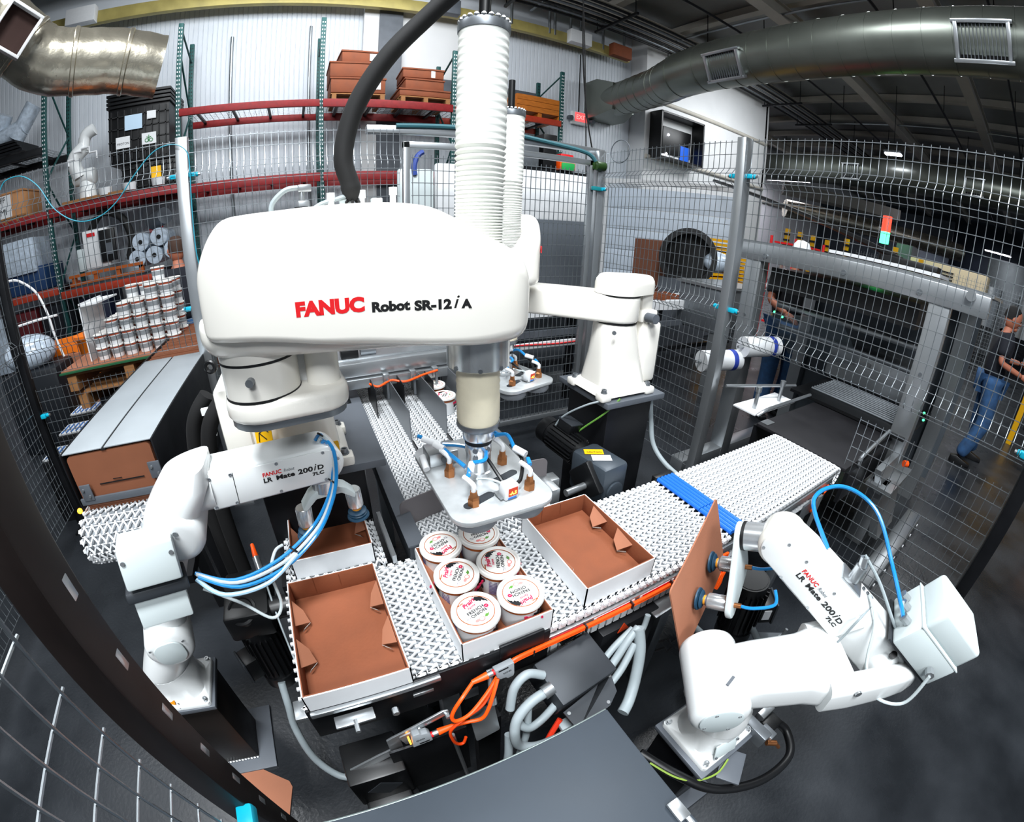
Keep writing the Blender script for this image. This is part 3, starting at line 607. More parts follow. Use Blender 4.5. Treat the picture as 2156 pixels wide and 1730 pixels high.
# tray forming belt beneath the white gripper arm
b4 = belt_thing('tray_conveyor', 'short white link belt with a brown tray under the suction cups', (-.045, 1.3, 0))
p4 = zigzag(-.14, .14, tabs=(1, 1)); p4.v = [v+ORG[b4] for v in p4.v]
belt_rows(b4, p4, [relM((-.045, .955+i*.0268, BZ), b4, pi/2) for i in range(20)])
obj('belt_bed', MB().box((-.045, 1.22, .776), (.26, .56, .006)), m_bed, b4)
obj('side_rail', MB().box((-.2, 1.2, .76), (.02, .5, .06)), m_dark, b4)
obj('guide_strip', MB().box((.125, 1.03, .82), (.012, .22, .03)), m_ss, b4)
for y in (1.0, 1.4): obj('leg', MB().box((-.17, y, .37), (.04, .04, .74)), m_dark, b4)
# left belt under the carton magazine
b5 = belt_thing('magazine_conveyor', 'end of a white link belt curling over its roller under the cardboard magazine', (-.86, 1.8, 0))
p5 = zigzag(-.2, .2, per=.036, amp=.014, wid=.011, tabs=(1, 1)); p5.v = [v+ORG[b5] for v in p5.v]
pl = [relM((-.86, 1.56+i*.034, BZ), b5, pi/2) for i in range(12)]
for a in range(1, 9):
    t_ = a*pi/8.5; pl.append(Matrix.Translation(Vector((-.86, 1.545-.11*sin(t_), BZ-.11+.11*cos(t_)))-ORG[b5]) @ Matrix.Rotation(t_, 4, 'X') @ Matrix.Rotation(pi/2, 4, 'Z'))
belt_rows(b5, p5, pl)
obj('roller', MB().cyl((-1.05, 1.55, BZ-.11), (-.67, 1.55, BZ-.11), .095, 24), m_bed, b5)
obj('belt_bed', MB().box((-.86, 2.2, .776), (.4, 1.3, .006)), m_bed, b5)
for x in (-1.0, -.72): obj('leg', MB().box((x, 1.75, .37), (.05, .05, .74)), m_dark, b5)
obj('leveling_foot', MB(Matrix.Translation((-.9, 1.47, .4))).lathe([(.03, 0), (.03, .03), (.01, .05), (.01, .2)], n=14), m_ss, b5)
obj('foot_bracket', MB().box((-.74, 1.42, .55), (.07, .01, .09)), m_ss, b5)
# carton magazine: steel chute full of flat blanks
mg = thing('carton_magazine', 'long steel chute with a split lid holding a row of flat brown cartons', 'magazine', (-.85, 2.2, .8))
zt = 1.05
for x0, x1 in ((-1.05, -.868), (-.858, -.655)): obj('lid_plate', MB().box(((x0+x1)/2, 2.16, zt), (x1-x0, 1.2, .006)), mat('blue grey sheet steel', '#a9b0b5', .42, .35, .1, 3), mg, bevel=.002)
obj('lid_slot', MB().box((-.863, 2.16, zt-.006), (.02, 1.2, .006)), m_blkm, mg)
obj('side_plate', MB().box((-.652, 2.3, .93), (.008, 1.5, .25)), m_dark, mg, bevel=.002)
obj('side_plate', MB().box((-1.055, 2.5, .93), (.008, 1.9, .25)), m_dark, mg, bevel=.002)
obj('cross_bar', MB().box((-.85, 1.553, .845), (.39, .01, .03)), m_grey, mg, bevel=.002)
for x, z in ((-1.0, .885), (-.675, .93)):
    k = obj('corner_bracket', MB().box((x, 1.548, z), (.05, .008, .07)), m_grey, mg, bevel=.003)
    obj('screw', MB().cyl((x-.01, 1.545, z+.015), (x-.01, 1.539, z+.015), .006, 8).cyl((x+.01, 1.545, z-.015), (x+.01, 1.539, z-.015), .006, 8), m_ss, k)
for x in (-1.03, -.68): obj('leg', MB().box((x, 2.9, .4), (.05, .05, .8)), m_dark, mg)
obj('indicator_lamp', MB().sphere((-1.085, 1.57, .80), .012, 10), mat('amber lamp', '#ff8a1f', .4, emit=5), mg)
bl0 = MB().prism(rrect(.37, .225, .02), 0, .006, frame((-.855, 1.565, .925), (0, 1, 0), (1, 0, 0)))
fb = None
for i in range(3):
    t = thing('carton_blank', ('front flat brown carton in the steel chute, with a printed line', 'second flat brown carton in the steel chute', 'third flat brown carton in the steel chute')[i], 'carton', (-.855, 1.565+i*.008, .81), 'flat cartons in the chute')
    m_ = MB(); m_.v = [v+Vector((0, i*.008, 0)) for v in bl0.v]; m_.f = bl0.f; m_.mi = bl0.mi; obj('blank_sheet', m_, mat('chute kraft', '#7d4b32', .75, 0, .08, 9), t)
    if i == 0: obj_split('printed_line', MB().box((-.835, 1.5615, .905), (.2, .001, .005), M=None).box((-.85, 1.5615, .917), (.04, .001, .003)), m_blkt, t)
single('lower_carton', MB().prism(rrect(.36, .05, .006), 0, .01, frame((-.855, 1.575, .815), (0, 1, 0), (1, 0, 0))), MATS['chute kraft'], 'edge of a brown carton below the cross bar of the chute', 'carton')
nb = 88; bm_ = MB().box((0, 0, 0), (.37, .0105, .22)); fb = None
for i in range(nb):
    y = 1.62+.012*i if i < 0 else 2.765+.0125*i
    z = .935+random.uniform(-.006, .006)
    if fb is None:
        fb = obj('carton_blank', bm_, MATS['chute kraft'], None, loc=(0, 0, 0)); o = fb
    else: o = fb.copy(); COL.objects.link(o); ORG[o] = Vector((-.855, y, z))
    o.location = (-.855+random.uniform(-.004, .004), y, z); o.rotation_euler = (R(random.uniform(-4, 4)), 0, 0)
    o['label'] = '%d%s brown carton on edge counted back from the steel lid of the chute' % (i+1, {1: 'st', 2: 'nd', 3: 'rd'}.get((i+1) % 10 if (i+1) % 100 not in (11, 12, 13) else 0, 'th')); o['category'] = 'carton'; o['group'] = 'flat cartons in the chute'

# ---------------------------------------------------------------- brown trays
TW, TD, TH, TT = .24, .352, .07, .004
def tray(x, y, z, label, group='brown corrugated trays'):
    t = thing('tray', label, 'tray', (x, y, z), group)
    obj('tray_floor', MB().box((x, y, z+.004), (TW-.002, TD-.002, .005)), m_kraft, t)
    for sx in (-1, 1):
        k = obj('side_wall', MB().box((x+sx*(TW/2-.0045), y, z+TH/2), (.003, TD-.004, TH)), m_kraft, t, bevel=.0006)
        obj('white_outside', MB().box((x+sx*(TW/2-.0015), y, z+TH/2), (.003, TD, TH-.001)), m_wht, k)
        k = obj('side_wall', MB().box((x, y+sx*(TD/2-.0045), z+TH/2), (TW-.012, .003, TH)), m_kraft, t, bevel=.0006)
        obj('white_outside', MB().box((x, y+sx*(TD/2-.0015), z+TH/2), (TW, .003, TH-.001)), m_wht, k)
    for sx in (-1, 1):
        for yy in (-.055, .07):
            b = MB(); x0 = x+sx*(TW/2-.007); 
            pts = [(x0, y+yy-.03, z+.05), (x0, y+yy+.045, z+.062), (x0-sx*.022, y+yy+.03, z+.034), (x0-sx*.034, y+yy-.004, z+.022)]
            b.add([Vector(p)+Vector((0, 0, h)) for h in (0, .0015) for p in pts], [(0, 1, 2, 3), (7, 6, 5, 4), (0, 4, 5, 1), (1, 5, 6, 2), (2, 6, 7, 3), (3, 7, 4, 0)])
            k = obj('flap', b, m_kraftp, t)
            q = [pts[3], (x0-sx*.018, y+yy-.026, z+.03), (x0-sx*.012, y+yy-.024, z+.018)]
            obj('torn_white_tip', MB().add([Vector(p)+Vector((0, h, 0)) for h in (0, -.0015) for p in q], [(0, 1, 2), (5, 4, 3), (0, 3, 4, 1), (1, 4, 5, 2), (2, 5, 3, 0)]), mat('torn liner', '#a9aaa6', .7), k)
    obj_split('crease', MB().box((x+.02, y+TD/2-.0065, z+.045), (.002, .001, .04)).box((x-.05, y+TD/2-.0065, z+.045), (.002, .001, .06)), mat('board crease', '#70391f', .8), t)
    return t
tray(-.06, .708, BZ, 'empty brown tray at the near end of the belt, next to the black motor')
tray(.302, .722, BZ, 'brown tray filled with six white dip tubs')
tray(.652, .738, BZ, 'empty brown tray to the far side of the filled tray, below the aluminium tool')
tray(-.045, 1.138, BZ, 'empty brown tray under the two suction cups of the white arm')

# ---------------------------------------------------------------- dip tubs
def lid_art():
    m = MB(); k = {}
    def art(i): m.k = i
    art(0); m.lathe([(.0445, 0), (.0445, .0004), (.0435, .0004), (.0435, 0)], n=40) if 0 else None
    m.tube([(.044*cos(a), .044*sin(a), .0003) for a in [i*2*pi/40 for i in range(40)]], .0012, 4, closed=True)
    T = Matrix.Translation
    art(1); m.text('Prairie', .0165, T((-.018, .0185, 0)) @ Matrix.Rotation(.18, 4, 'Z'), .0006, 1, .3); m.text('Farms', .009, T((-.012, .0105, 0)) @ Matrix.Rotation(.12, 4, 'Z'), .0002, 1, .3)
    art(2); m.text('FRENCH', .0125, T((0, -.003, 0)), .0003, 1, 0, 'CENTER'); m.text('ONION', .0125, T((.001, -.0145, 0)), .0003, 1, 0, 'CENTER')
    cow = [(.016, .030), (.021, .033), (.024, .0345), (.028, .031), (.034, .027), (.038, .018), (.041, .008), (.039, .002), (.037, .010), (.033, .012), (.031, .017), (.026, .014), (.024, .019), (.019, .020), (.018, .025)]
    m.prism(cow, 0, .0005)
    for x, y, r in ((.012, .031, .0012), (.014, .026, .001), (.013, .021, .0008), (.020, .0365, .001)): m.prism([(x+r*cos(a), y+r*sin(a)) for a in [i*pi/3 for i in range(6)]], 0, .0005)
    art(1); m.prism([(.028+.0055*cos(a), -.004+.0055*sin(a)) for a in [i*pi/8 for i in range(16)]], 0, .0006)
    art(3); m.prism([(-.004+.008*cos(a), -.0285+.0068*sin(a)) for a in [i*pi/8 for i in range(16)]], 0, .0005); m.prism([(-.016+.006*cos(a), -.0265+.004*sin(a)) for a in [i*pi/6 for i in range(12)]], 0, .0004)
    art(4); m.prism([(-.004+.0055*cos(a), -.0280+.0045*sin(a)) for a in [i*pi/8 for i in range(16)]], .0005, .0008)
    art(5); m.prism([(.004, -.028), (.012, -.021), (.014, -.024), (.02, -.022), (.016, -.028), (.01, -.0305)], 0, .0006)
    art(0); m.text('BRAND', .005, T((-.026, .0335, 0)), .0003)
    art(6); m.text('NET WT', .0035, T((-.034, -.012, 0))); m.text('12 OZ', .0035, T((-.033, -.016, 0))); m.text('REAL', .003, T((.0235, -.0125, 0)))
    art(4); m.text('DIP', .003, T((.0253, -.0052, .0004)))
    return m
ART = [mat('lid brown', '#a2562a', .5), mat('lid crimson', '#c8184a', .5), mat('lid black', '#15161a', .5), mat('onion pink', '#e58a86', .5), mat('onion white', '#f4efe8', .5), mat('onion green', '#5a8f3a', .5), mat('lid violet', '#55496b', .5)]
def side_art():
    m = MB(); m.k = 0; r = .0515
    m.lathe([(.0532, .070), (.0540, .0835)], n=36)
    m.k = 1
    def on(a, z, s, sz, k): m.k = k; m.text(s, sz, frame((r*cos(a), r*sin(a), z), (cos(a), sin(a), 0), (-sin(a), cos(a), 0)), .0003, t=.0015)
    on(-1.9, .05, 'Prairie', .018, 1); on(-1.75, .035, 'FRENCH ONION', .006, 2); on(1.2, .05, 'Prairie', .018, 1); on(1.35, .035, 'FRENCH ONION', .006, 2)
    m.k = 2
    for a0 in (-1.2, 1.9):
        for a, z, w_, h in ((0, .05, .02, .03), (.25, .06, .02, .016), (-.3, .045, .016, .02), (.1, .03, .024, .012)):
            aa = a0+a; m.prism(rrect(w_, h, .006), 0, .0012, frame((.0505*cos(aa), .0505*sin(aa), z), (cos(aa), sin(aa), .05), (-sin(aa), cos(aa), 0)))
    m.k = 6
    for j in range(9): 
        for a in (-.3, 2.8): m.prism(rrect(.022, .0022, .0005), 0, .001, frame((.0505*cos(a), .0505*sin(a), .02+j*.0055), (cos(a), sin(a), .05), (-sin(a), cos(a), 0)))
    return m
LA, SA = lid_art(), side_art()
def tub(x, y, z, label, rz, group='dip tubs in the tray'):
    t = thing('dip_tub', label, 'tub', (0, 0, 0), group)
    obj('cup', MB().lathe([(.001, 0), (.047, 0), (.048, .003), (.053, .083), (.055, .085), (.055, .088)], n=36), m_wht, t)
    obj('label_print', SA, ART, t, ang=60)
    ld = obj('lid', MB().lathe([(.056, .082), (.0585, .083), (.0585, .090), (.0575, .0935), (.054, .095), (.0505, .0935), (.049, .0922), (.001, .0922)], n=40), mat('white lid plastic', '#eceae6', .4), t)
    m = MB(Matrix.Translation((0, 0, .0922))); m.v = [v+Vector((0, 0, .0923)) for v in LA.v]; m.f = LA.f; m.mi = LA.mi
    obj('lid_print', m, ART, ld)
    t.location = (x, y, z); t.rotation_euler = (0, 0, rz); ORG[t] = Vector((x, y, z)); return t
t0 = tub(.243, .604, BZ+.007, 'white dip tub nearest the viewer in the tray, label upright', .28)
for x, y, rz, lb in ((.363, .609, 3.2, 'white dip tub at the front corner next to the belt edge, label upside down'), (.245, .731, .95, 'white dip tub in the middle of the tray on the black motor side'), (.361, .729, 1.2, 'white dip tub in the middle of the tray on the empty tray side'), (.245, .851, 3.5, 'white dip tub at the back of the tray, label upside down'), (.360, .853, .05, 'white dip tub half under the aluminium tool plate')):
    dup(t0, (x, y, BZ+.007), rz, lb)
dup(t0, (.605, 1.86, BZ+.002), 1.0, 'single white dip tub coming down the infeed lane', 'tubs on the infeed belt')
dup(t0, (.605, 2.02, BZ+.002), 2.1, 'single white dip tub behind the first one on the infeed lane', 'tubs on the infeed belt')

# ---------------------------------------------------------------- pedestals
def pedestal(x0, x1, y0, y1, z, label, cx0, cx1, cy0, cy1):
    t = thing('robot_pedestal', label, 'pedestal', ((x0+x1)/2, (y0+y1)/2, 0), 'robot pedestals')
    obj('mounting_plate', MB().box(((x0+x1)/2, (y0+y1)/2, z-.0125), (x1-x0, y1-y0, .025)), m_grey, t, bevel=.003)
    obj('column', MB().box(((cx0+cx1)/2, (cy0+cy1)/2, (z-.025)/2+.007), (cx1-cx0, cy1-cy0, z-.04)), m_dark, t, bevel=.012)
    obj('floor_plate', MB().box(((cx0+cx1)/2, (cy0+cy1)/2, .008), (cx1-cx0+.12, cy1-cy0+.12, .016)), m_grey, t, bevel=.002)
    return t
pedestal(-.27, .168, 1.10, 1.56, 1.05, 'dark steel pedestal under the big lettered robot', -.22, .11, 1.16, 1.50)
pedestal(1.03, 1.35, 1.15, 1.50, 1.05, 'dark steel column under the second white robot by the gate', 1.06, 1.31, 1.18, 1.46)

# ---------------------------------------------------------------- four axis robots
def ringat(x, y0, y1, z0, z1, r0, r1, n=6):
    # closed section in the y-z plane: bottom corners r0, top corners r1
    out = []
    for cy, cz, r, a0 in ((y1-r1, z1-r1, r1, 0), (y0+r1, z1-r1, r1, 90), (y0+r0, z0+r0, r0, 180), (y1-r0, z0+r0, r0, 270)):
        for k in range(n+1): a = R(a0+90*k/n); out.append((x, cy+r*cos(a), cz+r*sin(a)))
    return out
def smooth_rows(rows, n=4): return [tuple(v) for v in zip(*[[p.x for p in spline([(r[i], 0, 0) for r in rows], n)] for i in range(len(rows[0]))])]
def hull3(cs, n=20):
    pts = sorted({(round(x+r*cos(2*pi*i/n), 5), round(y+r*sin(2*pi*i/n), 5)) for x, y, r in cs for i in range(n)})
    def half(ps):
        h = []
        for p in ps:
            while len(h) > 1 and (h[-1][0]-h[-2][0])*(p[1]-h[-2][1])-(h[-1][1]-h[-2][1])*(p[0]-h[-2][0]) <= 0: h.pop()
            h.append(p)
        return h[:-1]
    return half(pts)+half(pts[::-1])
def stadium(a, b, ra, rb, n=12):
    a, b = Vector(a), Vector(b); t = math.atan2(b.y-a.y, b.x-a.x)
    return [(a.x+ra*cos(t+pi/2+pi*k/n), a.y+ra*sin(t+pi/2+pi*k/n)) for k in range(n+1)] + [(b.x+rb*cos(t-pi/2+pi*k/n), b.y+rb*sin(t-pi/2+pi*k/n)) for k in range(n+1)]
def scara(label, J1, J2, J3, side, z0=1.05, lower=True, text=True):
    J1, J2, J3 = (Vector((*j, 0)) for j in (J1, J2, J3))
    t = thing('scara_robot', label, 'robot', (J1.x, J1.y, z0))
    bx = J1.x+side*.0
    # cast base with four bolted feet, tapering to the first joint
    b = MB()
    def rr(w, d, r, z, dx=0): return [(J1.x+dx+x, J1.y+.03+y, z) for x, y in rrect(w, d, r, 5)]
    b.loft([rr(.27, .235, .02, z0+.012, side*.015), rr(.26, .225, .03, z0+.03, side*.015), rr(.235, .2, .05, z0+.045, side*.02), rr(.2, .185, .07, z0+.16, side*.012), rr(.175, .175, .0865, z0+.285), rr(.172, .172, .0855, z0+.293)])
    ba = obj('base', b, m_white, t)
    for sx in (-1, 1):
        for sy in (-1, 1):
            fx, fy = J1.x+side*.015+sx*.118, J1.y+.03+sy*.1
            k = obj('base_foot', MB().box((fx, fy, z0+.016), (.05, .05, .032)), m_white, ba, bevel=.008)
            obj('foot_bolt', MB(Matrix.Translation((fx, fy, z0+.032))).lathe([(.014, 0), (.014, .004), (.0105, .004), (.0105, .016), (.006, .016), (.006, .012)], n=12), m_ssd, ba)
    obj('rear_box', MB().box((J1.x+side*.155, J1.y+.03, z0+.165), (.085, .15, .26)), m_white, t, bevel=.015)
    obj('plug', MB().cyl((J1.x+side*.12, J1.y-.03, z0+.315), (J1.x+side*.12, J1.y-.08, z0+.318), .02, 14), m_grey, t)
    obj('rating_strip', MB().box((J1.x+side*.199, J1.y-.0, z0+.17), (.002, .02, .11)), m_grey, t)
    obj('seam_ring', MB(Matrix.Translation((J1.x, J1.y+.03, z0+.292))).lathe([(.084, 0), (.088, 0), (.088, .005), (.084, .005)], n=32), m_blkt, t)
    # first arm
    za, zb = (z0+.297, z0+.345) if lower else (z0+.297, z0+.405)
    poly = stadium(J1+Vector((0, .03, 0)), J2, .092, .082)
    if lower: poly = hull3(((J2.x, J2.y, .084), (.008, .872, .062), (J1.x, J1.y+.03, .092)))
    obj('first_arm', MB().prism(poly, za, zb), m_white, t, bevel=.014, seg=4, ang=30)
    if lower:
        obj('arm_underside', MB().prism(hull3(((J2.x, J2.y, .078), (.008, .872, .054), (J1.x, J1.y+.03, .082))), za-.012, za+.002), m_ssd, t)
        obj('joint_ring', MB(Matrix.Translation((J2.x, J2.y, zb-.002))).lathe([(.0, 0), (.0795, 0), (.0795, .005), (0, .005)], n=32), m_blkt, t)
        obj('joint_drum', MB(Matrix.Translation((J2.x, J2.y, zb+.003))).lathe([(0, 0), (.0785, 0), (.0785, .068), (0, .068)], n=40), m_white, t)
        obj('joint_ring', MB(Matrix.Translation((J2.x, J2.y, zb+.071))).lathe([(.0, 0), (.0795, 0), (.0795, .005), (0, .005)], n=32), m_blkt, t)
        obj('drum_plug', MB().cyl((J2.x-.012, J2.y-.075, zb+.045), (J2.x-.015, J2.y-.092, zb+.045), .008, 12), m_ssd, t)
        obj('joint_collar', MB(Matrix.Translation((J2.x, J2.y, zb+.075))).lathe([(0, 0), (.079, 0), (.083, .06), (0, .06)], n=40), m_white, t)
        obj('duct_column', MB(Matrix.Translation((.022, .885, zb-.004))).lathe([(0, 0), (.038, 0), (.035, .006), (.035, .13), (0, .13)], n=28), m_white, t)
        obj('cable_sheet', MB().box((-.022, .90, zb+.05), (.04, .003, .12)), m_wht, t)
    else:
        obj('joint_ring', MB(Matrix.Translation((J1.x, J1.y+.03, zb-.003))).lathe([(.0, 0), (.0925, 0), (.0925, .005), (0, .005)], n=32), m_blkt, t)
        cp = stadium(J1+Vector((0, .03, 0)), J1+Vector((side*.125, .03, 0)), .095, .055)
        cx, cy = J1.x+side*.05, J1.y+.03
        sh = lambda k, z: [(cx+(x-cx)*k, cy+(y-cy)*k, z) for x, y in cp]
        obj('joint_cap', MB().loft([sh(1, zb+.002), sh(1, zb+.04), sh(.97, zb+.055), sh(.88, zb+.07), sh(.8, zb+.075)]), m_white, t, ang=50)
        for dx in (-.05, .0, .05): obj('cap_screw', MB().sphere((J1.x+dx, J1.y-.01, zb+.073), .007, 8), m_white, t)
        obj('cable_duct', MB().box((J1.x+side*.14, J1.y+.03, zb-.035), (.07, .075, .09)), m_white, t, bevel=.02)
        obj('cable_duct', MB().box((J1.x+side*.145, J1.y+.03, zb-.09), (.09, .1, .05)), m_white, t, bevel=.008)
        obj('base_plug', MB().cyl((J1.x-.075, J1.y-.055, z0+.27), (J1.x-.078, J1.y-.062, z0+.27), .008, 10), m_ssd, t)
    # second arm with its big cover
    L_ = (J3-J2).length; an = math.atan2(J3.y-J2.y, J3.x-J2.x); T = Matrix.Translation((J2.x, J2.y, 0)) @ Matrix.Rotation(an, 4, 'Z') @ Matrix.Diagonal((L_/.455, 1, 1, 1))
    dz = z0-1.05
    rows = [(-.074, 1.555, 1.61, .05, .02, .02), (-.068, 1.535, 1.645, .085, .02, .03), (-.055, 1.526, 1.675, .105, .015, .035), (-.03, 1.524, 1.711, .118, .015, .035), (-.005, 1.523, 1.731, .1235, .015, .035), (.03, 1.521, 1.735, .125, .015, .04), (.08, 1.515, 1.736, .125, .015, .04),
            (.15, 1.505, 1.738, .125, .015, .04), (.22, 1.496, 1.739, .125, .02, .04), (.28, 1.490, 1.738, .125, .02, .04), (.345, 1.484, 1.730, .125, .02, .045), (.40, 1.480, 1.706, .125, .022, .05), (.44, 1.478, 1.684, .122, .025, .05), (.48, 1.478, 1.664, .116, .03, .045), (.51, 1.481, 1.648, .106, .03, .04), (.53, 1.488, 1.625, .09, .03, .035), (.54, 1.50, 1.60, .07, .03, .03), (.546, 1.53, 1.575, .04, .02, .02)]
    rows = smooth_rows(rows, 3)
    c = obj('arm_cover', MB(T).loft([ringat(x, -w_, w_, a, b, r0, r1) for x, a, b, w_, r0, r1 in rows]), m_white, t, ang=60)
    rows = smooth_rows([(-.085, 1.50, 1.56, .07, .03, .02), (-.06, 1.486, 1.56, .09, .04, .02), (0, 1.479, 1.56, .098, .045, .02), (.15, 1.477, 1.56, .106, .045, .02), (.3, 1.475, 1.55, .108, .045, .02), (.42, 1.475, 1.54, .104, .045, .02), (.49, 1.480, 1.54, .09, .035, .02), (.53, 1.492, 1.54, .06, .02, .02)], 3)
    obj('arm_casting', MB(T).loft([ringat(x, -w_, w_, a, b, r0, r1) for x, a, b, w_, r0, r1 in rows]), m_white, t, ang=60)
    if text:
        TM = Matrix.Translation((J2.x, J2.y, 0)) @ Matrix.Rotation(an, 4, 'Z')
        A = lambda x, z: TM @ frame((x, -.1251, z), (0, -1, 0), (1, 0, 0))
        fit = lambda sx: sx
        obj('lettering', MB(A(.112, 1.560)).text('FANUC', .0325, Matrix(), .0019, fit=.116, t=.0003), m_redt, c)
        obj('lettering', MB(A(.240, 1.557)).text('Robot', .0225, Matrix(), .0012, fit=.065, t=.0003), m_blkt, c)
        obj('lettering', MB(A(.312, 1.555)).text('SR-12', .0225, Matrix(), .0012, fit=.065, t=.0003).text('i', .034, Matrix.Translation((.069, 0, 0)), .0002, shear=.28, fit=.010, t=.0003).text('A', .0205, Matrix.Translation((.082, 0, 0)), .0012, fit=.019, t=.0003), m_blkt, c)
    else:
        TM = Matrix.Translation((J2.x, J2.y, 0)) @ Matrix.Rotation(an, 4, 'Z')
        obj('lettering', MB(TM @ frame((.26, .1256, 1.60), (0, 1, 0), (-1, 0, 0))).text('FANUC', .0335, Matrix(), .0012, 1.0, t=.0006), m_redt, c)
    # ball screw bellows, cap, flange and sleeve
    C3 = Matrix.Translation((J3.x, J3.y, 0)); prof = []; z = 1.62; k = 0
    while z < 2.085:
        s = .0055+.0105*min(1, max(0, (z-1.70)/.22)); ri, ro = (.0452, .0498) if z < 1.85 else (.0480, .0494)
        if z < 1.85: prof += [(ri, z), (ro, z+s*.5)]
        else: prof += [(ri, z), (ro-.0005, z+s*.25), (ro, z+s*.5), (ro-.0005, z+s*.75)]
        z += s
    prof.append((.045, z))
    obj('bellows', MB(C3).lathe(prof, n=40), m_bell, t, ang=50)
    cap = obj('bellows_cap', MB(C3).lathe([(.044, 2.082), (.051, 2.084), (.052, 2.096), (.050, 2.104), (.03, 2.106), (0, 2.106)], n=40), m_ssd, t)
    for i in range(22): a = i*2*pi/22; obj('cap_bead', MB().sphere((J3.x+.047*cos(a), J3.y+.047*sin(a), 2.107), .0055, 8), m_ss, cap)
    obj('screw_rod', MB(C3).lathe([(.012, 2.1), (.012, 2.22)], n=14), m_blk, cap)
    fl_ = obj('arm_flange', MB(C3).lathe([(.0, 1.402), (.058, 1.402), (.068, 1.408), (.068, 1.482), (0, 1.482)], n=48), m_alu, t)
    for a in (-1.9, -1.2, -.4, -2.7): obj('flange_screw', MB().cyl((J3.x+.0675*cos(a), J3.y+.0675*sin(a), 1.412), (J3.x+.07*cos(a), J3.y+.07*sin(a), 1.412), .005, 8), m_ssd, fl_)
    obj('rubber_sleeve', MB(C3).lathe([(.044, 1.402), (.0485, 1.398), (.0465, 1.39), (.0490, 1.383), (.0470, 1.376), (.0490, 1.369), (.0475, 1.362), (.0485, 1.355), (.0475, 1.345), (.049, 1.335), (.049, 1.282), (.047, 1.272), (.04, 1.268)], n=40), m_cream, t)
    obj('sleeve_ring', MB(C3).lathe([(.0, 1.256), (.046, 1.256), (.050, 1.262), (.050, 1.272), (0, 1.272)], n=40), m_ssd, t)
    obj('tool_flange', MB(C3).lathe([(0, 1.228), (.036, 1.228), (.037, 1.232), (.037, 1.256), (0, 1.256)], n=32), m_alu, t)
    obj('flange_gap', MB(C3).lathe([(0, 1.216), (.032, 1.216), (.032, 1.228), (0, 1.228)], n=28), m_blkt, t)
    return t
r1 = scara('big white lettered robot arm in the middle, with a tall white bellows', (-.05, 1.19), (-.105, .885), (.344, .812), -1)
# rating labels on its base
for c, n, x, wd, hh in (((-.157, 1.10, 1.20), (-.35, -.93, .12), (1, -.3, 0), .05, .075), ((-.01, 1.082, 1.12), (.1, -.95, .2), (1, .1, 0), .10, .045)):
    q = obj('warning_label', MB(frame(c, n, x)).prism(rrect(wd, hh, .004), 0, .002), m_yel, r1)
    m_ = MB(frame(c, n, x))
    if wd < .08: m_.tube([(-.015, -.025, .0022), (-.012, .0, .0022), (.004, .012, .0022), (.016, .002, .0022)], .0018, 4).tube([(-.012, .0, .0022), (.008, -.018, .0022)], .0016, 4).prism([(.008, .028), (.018, .028), (.013, .036)], .002, .0026)
    else: 
        for j in range(4): m_.box((0, .012-.008*j, .0022), (.08-.01*j, .0018, .0008))
    obj('printed_marks', m_, m_blkt, q)
obj('lifting_eye', MB(frame((-.255, 1.10, 1.40), (-.3, -1, 0))).tube([(.013*cos(a), .013*sin(a), 0) for a in [i*pi/8 for i in range(16)]], .006, 8, closed=True), m_blk, r1)
obj('base_cylinder', MB().box((-.235, 1.25, 1.19), (.08, .24, .27)), m_white, r1, bevel=.012)
r2 = scara('second white robot arm standing by the gate, reaching behind the tall bellows', (1.14, 1.26), (.81, 1.66), (.715, 1.425), 1, lower=False, text=False)

